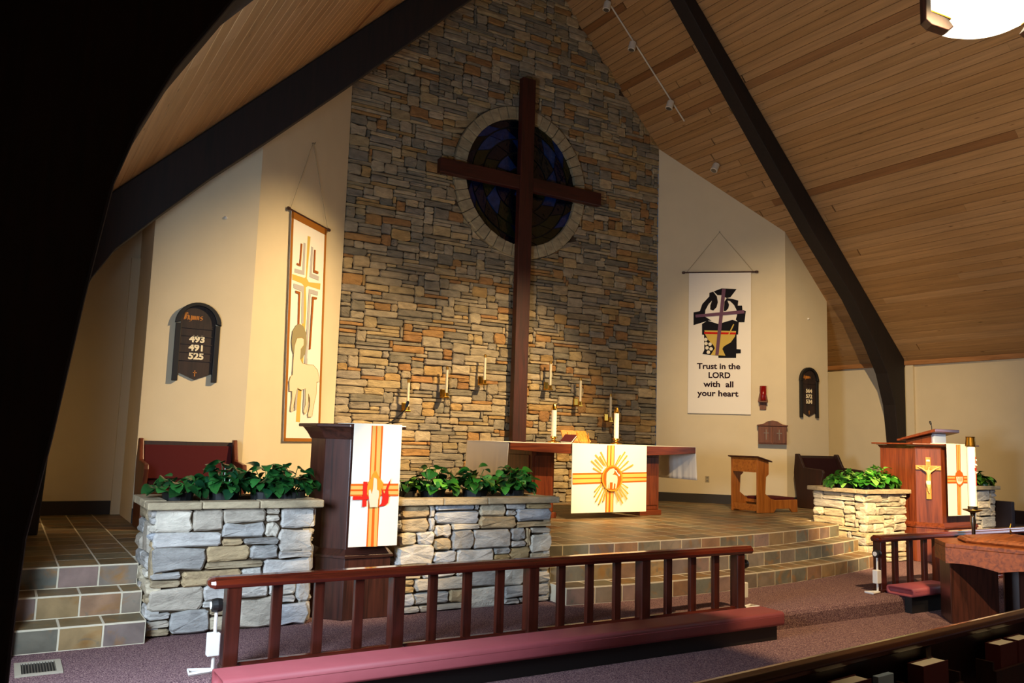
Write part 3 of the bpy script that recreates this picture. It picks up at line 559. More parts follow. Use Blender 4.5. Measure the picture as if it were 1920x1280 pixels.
ART_RP = [('orange',[(-0.165,0.976),(-0.058,0.979),(-0.09,0.009),(-0.179,0.011)]),('goldp',[(-0.145,0.977),(-0.12,0.977),(-0.149,0.01),(-0.161,0.01)]),('goldp',[(-0.103,0.978),(-0.076,0.978),(-0.107,0.009),(-0.127,0.01)]),('orange',[(-0.397,0.549),(0.135,0.547),(0.134,0.446),(-0.402,0.444)]),('goldp',[(-0.398,0.53),(0.134,0.528),(0.132,0.508),(-0.399,0.508)]),('goldp',[(-0.4,0.488),(0.131,0.485),(0.132,0.466),(-0.401,0.466)]),('orange',[(-0.118,0.63),(-0.039,0.589),(-0.005,0.519),(-0.03,0.435),(-0.112,0.391),(-0.184,0.436),(-0.228,0.519),(-0.2,0.588)]),('cream',[(-0.198,0.533),(-0.034,0.533),(-0.048,0.463),(-0.095,0.43),(-0.145,0.43),(-0.187,0.463)]),('orange',[(-0.171,0.53),(-0.159,0.53),(-0.147,0.47),(-0.157,0.47)]),('orange',[(-0.134,0.53),(-0.122,0.53),(-0.12,0.47),(-0.13,0.47)]),('orange',[(-0.097,0.53),(-0.084,0.53),(-0.098,0.47),(-0.108,0.47)]),('orange',[(-0.062,0.53),(-0.052,0.53),(-0.073,0.47),(-0.083,0.47)])]
ID = Matrix.Identity(4)
# ------------------------------------------------------------------ cross on the stone wall
t = thing('wall_cross', 'tall dark red wooden cross mounted over the round window', 'cross', (-.015, -.1, P))
MB().box(-.145, .115, -.20, -.075, P+.001, 7.62).build('post', 'cross_z', t, bev=.01)
MB().box(-1.63, -.146, -.20, -.075, 5.665, 5.90).build('arm', 'cross_x', t, bev=.01)
MB().box(.116, 1.56, -.20, -.075, 5.665, 5.90).build('arm', 'cross_x', t, bev=.01)

# ------------------------------------------------------------------ candle sconces
words = [('lowest', 'left'), ('middle', 'left'), ('highest', 'left'), ('highest', 'right'), ('middle', 'right'), ('lowest', 'right')]
for (x, z), (h_, s_) in zip(((-2.0, 1.90), (-1.36, 2.14), (-.69, 2.38), (.575, 2.37), (1.20, 2.13), (1.86, 1.89)), words):
    t = thing('wall_sconce', 'brass wall sconce with ivory candle, %s of three on %s of cross' % (h_, s_), 'sconce', (x, -.06, z-.04), 0, 'candle sconces on the stone wall')
    MB().box(x-.045, x+.035, -.07, -.045, z-.02, z+.11).box(x-.055, x+.035, -.22, -.06, z-.03, z-.005).build('bracket', 'brass', t, bev=.004)
    MB().lathe([(.032, z-.005), (.032, z+.05), (.024, z+.055)], x, -.18, 14).build('socket', 'brass', t, smooth=False)
    MB().lathe([(.02, z+.04), (.02, z+.44), (.014, z+.447)], x, -.18, 12).build('candle', 'wax_dull', t)
    MB().lathe([(.022, z+.41), (.022, z+.455), (.008, z+.465)], x, -.18, 12).build('follower', 'brass_dull', t)

# ------------------------------------------------------------------ altar
A, YA = 1.61, -2.52; YAB = -1.38; ZA = P+.995
t = thing('altar', 'long reddish wooden altar table on two pedestals before the stone wall', 'altar', (0, (YA+YAB)/2, P))
pr = [(-A, ZA)]+[(A, ZA)]+[(A*(1-i/10), ZA-.09-.045*sin(pi/2*min(1, i/8))) for i in range(0, 10)]+[(-A*(i/10), ZA-.09-.045*sin(pi/2*min(1, (10-i)/8))) for i in range(0, 11)]
MB().prism(pr, 'xz', YA, YA+.04).build('apron', 'cherry_x', t, bev=.006)
MB().box(-A, A, YA+.041, YAB, ZA-.07, ZA).build('table_top', 'cherry_x', t, bev=.006)
for x0, x1 in ((-1.10, -.74), (.78, 1.13)):
    pd = MB().box(x0, x1, -2.26, -1.62, P+.08, ZA-.07).build('pedestal', 'cherry_z', t, bev=.008)
    MB().box(x0+.035, x1-.035, -2.275, -2.26, P+.14, ZA-.16).build('panel', 'cherry_z', pd, bev=.008)
    MB().box(x0-.015, x0, -2.2, -1.68, P+.14, ZA-.16).build('panel', 'cherry_z', pd, bev=.008)
    MB().box(x0-.03, x1+.03, -2.29, -1.59, P+.001, P+.08).build('plinth', 'cherry_x', t, bev=.008)
# linen over the top hanging at both ends
def drape(xc, z0, z1, y0, y1, seed, name, parent, sg):
    r = random.Random(seed); n, m_ = 40, 10; rings = []; ph = [r.uniform(0, 6) for _ in range(3)]
    outer = []; inner = []
    for j in range(m_+1):
        f = j/m_; row = []
        for i in range(n+1):
            y = y0+(y1-y0)*i/n; w = f*(.012*sin(i*.55+ph[0])+.008*sin(i*1.1+ph[1])+.005*sin(i*1.9+ph[2]))
            row.append((xc+sg*(.012+abs(w)+.01*f), y, z0-(z0-z1)*f))
        outer.append(row)
    mb = MB(); W_ = n+1
    mb.v = [p for row in outer for p in row]+[(p[0]-sg*.004, p[1], p[2]) for row in outer for p in row]; o_ = (m_+1)*W_
    for j in range(m_):
        for i in range(n):
            a = j*W_+i; mb.f.append((a, a+1, a+1+W_, a+W_)); mb.f.append((o_+a+W_, o_+a+1+W_, o_+a+1, o_+a))
    for i in range(n): mb.f.append((i, i+1, o_+i+1, o_+i)); a = m_*W_+i; mb.f.append((a+1, a, o_+a, o_+a+1))
    for j in range(m_): a = j*W_; mb.f.append((a+W_, a, o_+a, o_+a+W_)); a += n; mb.f.append((a, a+W_, o_+a+W_, o_+a))
    return mb.build(name, 'linen', parent, smooth=True)
t = thing('altar_linen', 'plain grey white linen cloth along the altar top, hanging over both ends', 'altar cloth', (0, -1.95, ZA))
MB().box(-A-.014, A+.014, YA+.004, YAB+.01, ZA+.0005, ZA+.006).build('top_cloth', 'linen', t)
drape(-A, ZA+.006, ZA-.47, YA+.02, YAB, 5, 'hanging_end', t, -1); drape(A, ZA+.006, ZA-.48, YA+.005, YAB, 6, 'hanging_end', t, 1)
# frontal
t = thing('altar_frontal', 'white altar frontal with orange cross, rays and lamb medallion', 'altar frontal', (0, -2.54, .56))
MB().box(-.65, .645, -2.545, -2.535, .565, ZA+.010).box(-.65, .645, -2.535, -1.9, ZA+.0065, ZA+.010).build('cloth', 'cloth', t, bev=.003)
art(ART_FR, t, frame((0, -2.545, .56), (1, 0, 0), (0, -1, 0)), dict(lamb='lamb_applique', orange='orange_band', gold='gold_stripe', goldd='ray', orange2='medallion_ring', white='pennant', dark='staff'), 0)
# altar candles
for x, l_ in ((-.55, 'left of bookstand'), (.57, 'right of bookstand')):
    y = -1.95; z = ZA+.0065 if x < -.6 else ZA+.0105
    t = thing('altar_candlestick', 'thick ivory candle on low brass holder on altar, %s' % l_, 'candlestick', (x, y, z), 0, 'altar candles')
    MB().lathe([(.085, z), (.085, z+.012), (.05, z+.02), (.025, z+.035), (.025, z+.05), (.05, z+.065), (.05, z+.085), (.04, z+.085)], x, y, 20).build('holder', 'brass', t, smooth=False)
    MB().lathe([(.036, z+.08), (.036, z+.47), (.03, z+.476)], x, y, 16).build('candle', 'wax', t, smooth=False)
    MB().lathe([(.039, z+.455), (.039, z+.475), (.03, z+.51), (.018, z+.535), (.018, z+.545)], x, y, 16).build('follower', 'brass', t)
# bookstand
x, y, z = -.02, -1.82, ZA+.0105
t = thing('bookstand', 'folding golden bookstand seen from behind on the altar', 'bookstand', (x, y, z))
for sx, a in ((-.13, -.35), (.12, .35)):
    m_ = Matrix.Translation((x+sx, y, z+.02)) @ Matrix.Rotation(a*.5, 4, 'Z') @ Matrix.Rotation(radians(-38), 4, 'X')
    MB().box(-.12, .12, -.008, .008, 0, .20).xf(m_).build('board', 'gold_wood', t, bev=.003)
for sx in (-.2, -.03, .18):
    MB().tube([(x+sx, y-.02, z+.005), (x+sx+.04, y+.06, z+.15)], .007, 6).build('strut', 'brass', t)
MB().box(x-.2, x+.2, y+.0, y+.03, z, z+.015).build('foot', 'gold_wood', t, bev=.003)
m_ = Matrix.Translation((-.31, -1.92, ZA+.0105)) @ Matrix.Rotation(.5, 4, 'Z') @ Matrix.Rotation(radians(-30), 4, 'Y')
t = thing('service_book', 'small maroon book leaning beside the golden bookstand on the altar', 'book', (-.31, -1.92, ZA+.0105))
MB().box(-.02, .17, -.1, .08, .0, .012).box(-.02, .17, -.1, .08, .03, .042).xf(m_).build('cover', 'cover', t); MB().box(-.015, .165, -.095, .075, .013, .029).xf(m_).build('pages', 'page', t)

# ------------------------------------------------------------------ pulpits
def offs(poly, d):
    n = len(poly); out = []
    for i in range(n):
        p0, p1, p2 = Vector(poly[i-1]), Vector(poly[i]), Vector(poly[(i+1) % n])
        e1 = (p1-p0).normalized(); e2 = (p2-p1).normalized(); n1 = Vector((e1.y, -e1.x)); n2 = Vector((e2.y, -e2.x)); b = (n1+n2); b = b/max(.3, b.length_squared)*2
        out.append((p1.x+b.x*d, p1.y+b.y*d))
    return out
def pulpit(name, label, poly, ztop, zb, mats, cat, cr=1.0):
    cx = sum(p[0] for p in poly)/len(poly); cy_ = sum(p[1] for p in poly)/len(poly)
    t = thing(name, label, cat, (cx, cy_, 0))
    MB().prism(poly, 'xy', zb, ztop-.08*cr).build('body', mats[0], t, bev=.006)
    pl_ = MB().prism(offs(poly, .03), 'xy', .001, zb-.05).build('plinth', mats[0], t, bev=.006)
    MB().loft([[(x, y, z) for x, y in offs(poly, d)] for d, z in ((.045, zb-.05), (.045, zb-.03), (.025, zb-.005), (.006, zb+.02))]).build('base_moulding', mats[1], t)
    MB().loft([[(x, y, z) for x, y in offs(poly, d*cr)] for d, z in ((.006, ztop-.13*cr), (.02, ztop-.10*cr), (.035, ztop-.07*cr), (.06, ztop-.035), (.065, ztop-.03))]).build('crown_moulding', mats[1], t)
    MB().prism(offs(poly, .095 if cr == 1 else .085), 'xy', ztop-(.03 if cr == 1 else .022), ztop).build('cap', mats[1], t, bev=.008)
    return t
LPP = [(-4.64, -4.89), (-4.275, -4.89), (-4.275, -4.33), (-4.80, -4.33), (-4.80, -4.70)]
pl1 = pulpit('pulpit', 'dark brown faceted pulpit between the two left stone planters', LPP, 1.605, .55, ('walnut_z', 'walnut_x'), 'pulpit')
fa, fb = Vector((-4.82, -4.70, 0)), Vector((-4.64, -4.89, 0))
RPP = [(4.02, -4.83), (4.80, -4.83), (4.88, -4.75), (4.88, -4.0), (3.86, -4.0), (3.86, -4.55)]
pl2 = pulpit('lectern', 'reddish wooden faceted lectern right of altar with crucifix on it', RPP, 1.63, .52, ('cherry_z', 'cherry_x'), 'lectern', .55)
# paraments
t = thing('pulpit_parament', 'white parament with orange cross, hand and red flame on dark pulpit', 'parament', (-4.41, -4.93, .59))
MB().box(-4.66, -4.228, -4.998, -4.99, .60, 1.613).box(-4.66, -4.228, -4.99, -4.6, 1.606, 1.613).build('cloth', 'cloth', t, bev=.002)
art([(c, [(u*.985-.005, v*.985) for u, v in q]) for c, q in ART_LP], t, frame((-4.443, -4.998, .60), (1, 0, 0), (0, -1, 0)), dict(hand='blessing_hand', red='red_emblem', orange='orange_band', goldp='gold_stripe', orange2='shell_emblem'), 0)
t = thing('lectern_parament', 'white parament with orange striped cross and small shell on lectern', 'parament', (4.39, -4.93, .65))
MB().box(3.99, 4.55, -4.938, -4.93, .65, 1.638).box(3.99, 4.55, -4.93, -4.7, 1.631, 1.638).build('cloth', 'cloth', t, bev=.002)
art(ART_RP, t, frame((4.375, -4.938, .65), (1, 0, 0), (0, -1, 0)), dict(orange='orange_band', goldp='gold_stripe', cream='shell'), 0)
# crucifix on the slanted face of the lectern
ca, cb = Vector((3.86, -4.55, 0)), Vector((4.02, -4.83, 0)); mid = (ca+cb)/2; U = (cb-ca).normalized(); N = Vector((U.y, -U.x, 0))
if N.x > 0: N = -N
fm = frame((mid.x-.0, mid.y, 0), U, N)
t = thing('crucifix', 'golden wooden crucifix with carved figure on the lectern side', 'crucifix', (mid.x, mid.y, .88))
MB().box(-.032, .032, -.03, -.002, .86, 1.44).xf(fm).build('upright', 'gold_wood', t, bev=.004)
MB().box(-.16, .16, -.032, -.004, 1.265, 1.325).xf(fm).build('crossbar', 'gold_wood', t, bev=.004)
MB().box(-.022, .022, -.036, -.030, 1.38, 1.405).xf(fm).build('title_plate', 'f_cream', t)
# carved figure: one skinned body
sk = [(0, -.045, 1.105), (0, -.05, 1.17), (.004, -.05, 1.235), (.006, -.055, 1.275), (.014, -.062, 1.305), (-.035, -.048, 1.25), (-.085, -.045, 1.285), (-.135, -.042, 1.305), (.045, -.048, 1.25), (.09, -.045, 1.285), (.135, -.042, 1.305), (-.014, -.055, 1.06), (-.004, -.065, 1.02), (-.004, -.048, .965), (.016, -.055, 1.06), (.012, -.065, 1.02), (.008, -.05, .965), (.004, -.06, .945)]
ed = [(0, 1), (1, 2), (2, 3), (3, 4), (2, 5), (5, 6), (6, 7), (2, 8), (8, 9), (9, 10), (0, 11), (11, 12), (12, 13), (0, 14), (14, 15), (15, 16), (16, 17)]
rad = [.024, .022, .026, .012, .021, .013, .010, .008, .013, .010, .008, .016, .013, .009, .016, .013, .009, .008]
me = bpy.data.meshes.new('carved_figure'); me.from_pydata([tuple((fm @ Vector(p))-Vector((mid.x, mid.y, .88))) for p in sk], ed, [])
o = bpy.data.objects.new('carved_figure', me); COL.objects.link(o); o.parent = t; o.modifiers.new('skin', 'SKIN'); me.materials.append(M['carved'])
for sv, r_ in zip(me.skin_vertices[0].data, rad): sv.radius = (r_, r_)
me.skin_vertices[0].data[0].use_root = True; ss = o.modifiers.new('sub', 'SUBSURF'); ss.levels = 1; ss.render_levels = 2
MB().loft([[(sx*.028*q, -.05+.022*q*sy, z) for sx, sy in ((-1, -1), (1, -1), (1, 1), (-1, 1))] for z, q in ((1.06, .9), (1.085, 1.05), (1.115, 1.0))]).xf(fm).build('loincloth', 'f_cream', t, bev=.006)
# reading desk on the lectern
t = thing('reading_desk', 'slanted reading desk with front panel tinted by painted window reflection on the lectern cap', 'reading desk', (4.55, -4.4, 1.63))
MB().prism([(-4.70, 1.80), (-4.70, 1.845), (-4.10, 1.69), (-4.10, 1.66)], 'yz', 4.12, 4.72).build('slope', 'cherry_x', t, bev=.005)
MB().prism([(-4.58, 1.6305), (-4.58, 1.76), (-4.18, 1.675), (-4.18, 1.6305)], 'yz', 4.22, 4.50).build('support', 'cherry_z', t, bev=.004)
MB().box(4.225, 4.52, -4.615, -4.582, 1.6385, 1.775).build('front_panel', 'window_reflection', t, bev=.004)
def mic(label, pts, head):
    t = thing('microphone', label, 'microphone', pts[0], 0)
    MB().tube(pts, .006, 8).build('gooseneck', 'black', t)
    d = (Vector(pts[-1])-Vector(pts[-2])).normalized(); p = Vector(pts[-1])
    MB().tube([p, p+d*.015, p+d*.05, p+d*.06], [.008, .014, .014, .006], 10).build('capsule', 'black', t)
    MB().lathe([(.022, pts[0][2]), (.022, pts[0][2]+.006), (.010, pts[0][2]+.012)], pts[0][0], pts[0][1], 12).build('base', 'black', t)
mic('thin black gooseneck microphone rising from the dark pulpit', [(-4.24, -4.62, 1.606), (-4.17, -4.62, 1.64), (-4.09, -4.61, 1.70), (-4.03, -4.60, 1.75), (-4.02, -4.60, 1.78)], 0)
mic('small black microphone standing on the slanted reading desk', [(4.36, -4.5, 1.795), (4.36, -4.5, 1.84), (4.357, -4.5, 1.885), (4.355, -4.495, 1.905)], 0)

# ------------------------------------------------------------------ stone planters
def leafmesh():
    pr = [(0, 0), (.30, .06), (.46, .22), (.47, .42), (.36, .66), (.2, .86), (0, 1.0)]; vs = []; fs = []
    for x, y in pr: z = .10*sin(pi*y)-.18*y*y; vs += [(-x, y, z+.22*x), (0, y, z), (x, y, z+.22*x)]
    for i in range(len(pr)-1): a = 3*i; fs += [(a, a+1, a+4, a+3), (a+1, a+2, a+5, a+4)]
    me = bpy.data.meshes.new('leaf'); me.from_pydata(vs, [], fs); me.materials.append(M['leaf'])
    for p in me.polygons: p.use_smooth = True
    return me
LEAF = leafmesh()
LG = [srgb(c) for c in ('#3f8a2c', '#2f7022', '#57a238', '#6fb548', '#2a5c1e', '#8cc25a', '#377a2a')]; LD = [srgb(c) for c in ('#1f5228', '#28632c', '#17401f', '#2f7034', '#3a7a3a', '#1c4a30')]
def pothos(label, x, y, z, rad, hgt, n, size, seed, pal, group, stretch=1.0):
    r = random.Random(seed); t = thing('pothos_plant', label, 'plant', (x, y, z), 0, group)
    MB().lathe([(rad*.55, z), (rad*.6, z+.07), (rad*.62, z+.075), (rad*.5, z+.07), (.001, z+.06)], x, y, 16).build('pot', 'pot', t)
    st = MB()
    for i in range(n):
        a = r.uniform(0, 2*pi); q = sqrt(r.random()); px_, py_ = q*rad*cos(a)*stretch, q*rad*sin(a)*.8
        pz = .07+hgt*(1-q*q*.75)*r.uniform(.25, 1.0)
        if i % 3 == 0: st.tube([(x+px_*.25, y+py_*.25, z+.06), (x+px_*.7, y+py_*.7, z+pz*.8), (x+px_, y+py_, z+pz)], .0035, 5)
        o = bpy.data.objects.new('leaf', LEAF); COL.objects.link(o); o.parent = t
        s = size*r.uniform(.65, 1.15); tilt = r.uniform(-.9, .35)-.35*q
        m_ = Matrix.Translation((px_, py_, pz)) @ Matrix.Rotation(a-pi/2+r.uniform(-.7, .7), 4, 'Z') @ Matrix.Rotation(tilt+.25, 4, 'X') @ Matrix.Rotation(r.uniform(-.5, .5), 4, 'Y') @ Matrix.Diagonal((s, s, s, 1))
        o.matrix_local = m_; o.color = (*tint(r.choice(pal), r, .2), 1)
    st.build('stems', 'leaf', t).color = (*pal[1], 1)
def planter(label, x0, x1, y0, y1, ztop, seed, pal, wts=(30, 40, 22, 8)):
    r = random.Random(seed); t = thing('stone_planter', label, 'planter', ((x0+x1)/2, (y0+y1)/2, 0), 0, 'stone planters')
    zb = ztop-.055; d = .045
    core = MB().box(x0+d, x1-d, y0+d, y1-d, .001, zb-.02).build('core', 'mortar', t)
    faces = [((x0+d, y0+d, 0), (1, 0, 0), (0, -1, 0), x1-x0-2*d), ((x0+d, y1-d, 0), (0, -1, 0), (-1, 0, 0), y1-y0-2*d), ((x1-d, y0+d, 0), (0, 1, 0), (1, 0, 0), y1-y0-2*d), ((x1-d, y1-d, 0), (-1, 0, 0), (0, 1, 0), x1-x0-2*d)]
    def pk(q):
        b = q.choices((1, 2, 3, 4), wts)[0]; return (q.randint(3, 9) if b < 3 else q.randint(4, 7)), b
    for org, U, N, w in faces:
        fm_ = frame((org[0], org[1], .004), U, N); e = d-.012
        for (u, v, w_, h_) in pack(w+2*e, zb-.006, .056, .058, r, pk):
            o = stone_mb(u-e, v, w_, h_, r.uniform(.03, .06), r, .005, .02).xf(fm_).build('stone', 'stone', t); paint(o.data, tint(r.choice(pal), r, .1))
    # capstones round the rim
    ov = .05; wd = .16; segs = []
    def cap(a0, a1, b0, b1):
        o = MB().box(a0+.002, a1-.002, b0+.002, b1-.002, zb+r.uniform(-.004, .0), ztop+r.uniform(-.004, .004)).build('capstone', 'stone', t, bev=.010, seg=2); paint(o.data, tint(srgb('#c2b08e'), r, .1))
    for yy in ((y0-ov, y0-ov+wd), (y1+ov-wd, y1+ov)):
        q = x0-ov; cuts = [q]
        while q < x1+ov-.5: q += r.uniform(.26, .48); cuts.append(q)
        cuts[-1] = x1+ov
        for a, b in zip(cuts, cuts[1:]): cap(a, b, *yy)
    for xx in ((x0-ov, x0-ov+wd), (x1+ov-wd, x1+ov)):
        q0, q1 = y0-ov+wd, y1+ov-wd; m2 = (q0+q1)/2
        cap(*xx, q0, m2); cap(*xx, m2, q1)
    MB().box(x0+.06, x1-.06, y0+.06, y1-.06, zb-.06, ztop-.03).build('soil', 'soil', t)
    return t
planter('grey stone planter left of the dark pulpit', -6.15, -4.915, -4.91, -4.2, .98, 31, PLANTST)
planter('stone planter between the dark pulpit and the tiled steps', -4.18, -2.575, -4.91, -4.2, .98, 32, PLANTST+[srgb('#b89a68'), srgb('#c4a878')])
PALE = [mixc(c, srgb('#e0cfa4'), .45) for c in PLANTST]
planter('pale cream stone planter beside the lectern at the steps', 2.84, 3.755, -4.47, -3.60, .98, 33, PALE, (34, 62, 4, 0))
planter('small grey stone planter right of the lectern near the wall', 4.98, 5.90, -4.56, -3.85, 1.03, 34, PLANTST, (30, 60, 10, 0))
g = 'pothos plants in the stone planters'; zz = .955
for i, (x, l_) in enumerate(((-5.93, 'leftmost in the left planter'), (-5.58, 'second from left in the left planter'), (-5.25, 'third from left in the left planter'), (-5.03, 'rightmost in the left planter, next to pulpit'))):
    pothos('dark green pothos plant, '+l_, x, -4.58, zz, .2, (.15, .27, .24, .23)[i], (60, 110, 104, 70)[i], .105, 50+i, LD, g, 1.0)
for i, (x, l_) in enumerate(((-4.02, 'beside the pulpit parament'), (-3.72, 'second from the pulpit parament'), (-3.27, 'in the middle of its planter'), (-2.85, 'at the steps end of its planter'))):
    pothos('green pothos plant in the second stone planter, '+l_, x, -4.6, zz, .2, (.12, .25, .23, .25)[i], (26, 74, 80, 96)[i], .105, 60+i, LG+LD, g, 1.0)
for i, (x, y, l_) in enumerate(((3.07, -4.0, 'at the steps side'), (3.33, -4.15, 'in the middle'), (3.58, -4.15, 'at the lectern side'))):
    pothos('bright variegated pothos in the pale stone planter, '+l_, x, y, zz, .255, (.20, .22, .26)[i], 130, .115, 70+i, LG, g, 1.0)
pothos('green pothos plant in the small planter right of the lectern', 5.70, -4.38, 1.005, .22, .16, 70, .115, 80, LG+LD, g, 1.0)
# ------------------------------------------------------------------ communion rails and kneelers
def rail(label, x0, x1, y, h, posts, group):
    t = thing('communion_rail', label, 'rail', ((x0+x1)/2, y, 0), 0, group)
    prof = [(-.07, h-.045), (-.062, h-.02), (-.045, h-.012), (-.035, h), (.035, h), (.045, h-.012), (.062, h-.02), (.07, h-.045), (.055, h-.07), (-.055, h-.07)]
    rings = []
    for xx, s in ((x0, .35), (x0+.015, .75), (x0+.04, 1), (x1-.04, 1), (x1-.015, .75), (x1, .35)):
        rings.append([(xx, y+a*s, h-.035+(b-h+.035)*s) for a, b in prof])
    MB().loft(rings).build('handrail', 'rail_x', t, bev=.004)
    for i, px_ in enumerate(posts):
        MB().box(px_-.047, px_+.047, y-.05, y+.05, .001, h-.069).build('post', 'rail_z', t, bev=.006)
        MB().box(px_-.056, px_+.056, y-.059, y+.059, .001, .03).build('post_foot', 'rail_z', t, bev=.006)
        if i+1 < len(posts):
            q = posts[i+1]
            MB().box(px_+.048, q-.048, y-.022, y+.022, .001, .04).build('bottom_rail', 'rail_x', t, bev=.004)
            for k_ in (1, 2, 3):
                b = px_+(q-px_)*k_/4; MB().box(b-.034, b+.034, y-.021, y+.021, .04, h-.069).build('baluster', 'rail_z', t, bev=.004)
    return t
gr = 'communion rails'
rail('long dark red wooden communion rail in front of the left planters', -5.95, -.98, -5.93, .585, [-5.785, -4.63, -3.474, -2.318, -1.16], gr)
rail('dark red wooden communion rail on the right behind the font', 1.0, 5.95, -5.86, .60, [1.10, 2.19, 3.3, 4.45, 5.78], gr)
def kneeler(label, x0, x1, y0, y1, zt, th=.12, yb=None):
    t = thing('kneeler', label, 'kneeler', ((x0+x1)/2, (y0+y1)/2, FL), 0, 'kneelers along the rails')
    rbox_loft(x0, x1, y0, y1, zt-th, zt, .03).build('cushion', 'pad', t, smooth=True)
    for (yy, nm) in ((y0+.004, 'piping'), (y1-.004, 'piping')):
        MB().tube([(x0+.03, yy, zt-.035), ((x0+x1)/2, yy, zt-.037), (x1-.03, yy, zt-.035)], .005, 6).build(nm, 'pad', t)
    MB().box(x0+.04, x1-.04, y0+.05, (y1-.01) if yb is None else yb, FL+.001, zt-th-.001).build('base', 'black', t)
kneeler('long maroon kneeler cushion in front of the left rail', -5.93, -1.12, -6.44, -6.14, .075)
kneeler('maroon kneeler cushion in front of the right rail behind font', 1.08, 1.86, -6.26, -5.945, .092, .09, -6.133)
# white floor stands with a black knob at the rail ends
def stand(label, x, y, dx):
    t = thing('floor_stand', label, 'stand', (x, y, 0), 0, 'white stands at the rail ends')
    MB().tube([(x, y, .012), (x+dx*.14, y+.05, .012), (x+dx*.15, y-.05, .012), (x, y-.02, .012)], .012, 6).build('foot', 'white', t)
    MB().tube([(x, y, .012), (x, y, .40)], .011, 8).build('rod', 'white', t)
    MB().box(x-.045, x+.03, y-.03, y+.03, .10, .24).build('box', 'white', t, bev=.006)
    MB().lathe([(.012, -.035), (.04, -.03), (.045, 0), (.04, .03), (.012, .035)], 0, 0, 18).xf(Matrix.Translation((x, y, .41)) @ Matrix.Rotation(pi/2, 4, 'Y')).build('knob', 'black', t)
    MB().lathe([(.024, -.002), (.024, .002)], 0, 0, 18).xf(Matrix.Translation((x+dx*.037, y, .41)) @ Matrix.Rotation(pi/2, 4, 'Y')).build('knob_cap', 'white', t)
stand('white floor stand with black knob at the left end of the long rail', -5.885, -5.95, -1)
stand('white floor stand with black knob at the right end of the long rail', -1.045, -5.90, 1)
stand('white floor stand with black knob at the near end of the right rail', .995, -5.90, -1)

# ------------------------------------------------------------------ font with its lid, paschal candle
A_, B2, Cc, Dd, E2, F2 = (1.314, -6.358), (.993, -6.665), (1.27, -7.57), (1.70, -7.67), (2.35, -6.98), (2.22, -6.56)
hexa = [A_, B2, Cc, Dd, E2, F2]; fcx = sum(p[0] for p in hexa)/6; fcy = sum(p[1] for p in hexa)/6; zt = .62
t = thing('baptismal_font', 'reddish wooden six sided baptismal font behind the pew', 'font', (fcx, fcy, FL))
top = MB(); inn = [(fcx+(x-fcx)*.9, fcy+(y-fcy)*.9) for x, y in hexa]
MB().prism(hexa, 'xy', zt-.045, zt).build('top', 'font_x', t, bev=.006)
for i in range(6):
    p, q = Vector(hexa[i]), Vector(hexa[(i+1) % 6]); pi_, qi = Vector(inn[i]), Vector(inn[(i+1) % 6]); n = 12
    L = (q-p).length
    def zb(s): return zt-.19-.035*sin(pi*s)*(1 if L > .6 else 0)+(.03*abs(sin(2*pi*s)) if L > .6 else 0)-(.01 if L > .6 else 0)
    o_ = []; i_ = []
    ring = []
    for j in range(n+1):
        s = j/n; a = p.lerp(q, s); b = pi_.lerp(qi, s); ring.append([(a.x, a.y, zt-.0455), (a.x, a.y, zb(s)), (b.x, b.y, zb(s)), (b.x, b.y, zt-.0455)])
    MB().loft(ring).build('apron', 'font_x', t)
for p, q in ((A_, B2), (Cc, Dd), (E2, F2)):
    p, q = Vector(p), Vector(q); c = Vector((fcx, fcy)); p = p.lerp(c, .06); q = q.lerp(c, .06); m_ = (p+q)/2; i1 = c.lerp(m_, .25)+(p-m_)*.5; i2 = c.lerp(m_, .25)+(q-m_)*.5
    MB().prism([tuple(p), tuple(q), tuple(i2), tuple(i1)], 'xy', FL+.001, zt-.17).build('leg', 'walnut_z', t, bev=.008)
lid = [(fcx+(x-fcx)*.68, fcy+(y-fcy)*.68) for x, y in hexa]
t = thing('font_lid', 'low pointed wooden lid with brass finial on the font', 'lid', (fcx, fcy, zt))
def sc(k_): return [(fcx+(x-fcx)*k_, fcy+(y-fcy)*k_) for x, y in lid]
MB().loft([[(x, y, z) for x, y in sc(k_)] for k_, z in ((.98, zt+.001), (1.0, zt+.004), (1.03, zt+.022), (.98, zt+.045), (.90, zt+.047), (.88, zt+.055), (.15, zt+.095), (.14, zt+.095))]).build('cover', 'font_x', t)
MB().tube([(fcx, fcy, zt+.094), (fcx, fcy, zt+.10), (fcx+.005, fcy, zt+.12), (fcx-.01, fcy, zt+.16), (fcx+.012, fcy, zt+.20)], [.02, .008, .012, .006, .003], 10).build('finial', 'brass', t)
px_, py_ = 2.157, -6.30
t = thing('paschal_candle_stand', 'tall slender bronze candle stand behind the font', 'candle stand', (px_, py_, FL))
MB().lathe([(.14, FL+.001), (.14, FL+.02), (.06, FL+.05), (.025, FL+.09), (.018, FL+.3), (.026, FL+.45), (.016, FL+.5), (.02, .70), (.030, .76), (.022, .80), (.03, .86)], px_, py_, 18).build('stem', 'silver', t, smooth=True)
MB().lathe([(.03, .86), (.10, .885), (.105, .893), (.04, .875)], px_, py_, 20).build('drip_pan', 'brass_dull', t, smooth=True)
MB().lathe([(.05, .877), (.05, .93), (.046, .93), (.046, .88)], px_, py_, 18).build('socket', 'silver', t)
t = thing('paschal_candle', 'tall thick white paschal candle with painted cross and brass cap', 'candle', (px_, py_, .88))
MB().lathe([(.044, .882), (.044, 1.62), (.04, 1.625)], px_, py_, 20).build('wax', 'wax', t, smooth=False)
MB().lathe([(.05, 1.59), (.056, 1.60), (.047, 1.69), (.05, 1.70), (.04, 1.70), (.036, 1.62)], px_, py_, 18).build('brass_cap', 'brass', t)
cm = Matrix.Translation((px_, py_, 0)) @ Matrix.Rotation(.35, 4, 'Z')
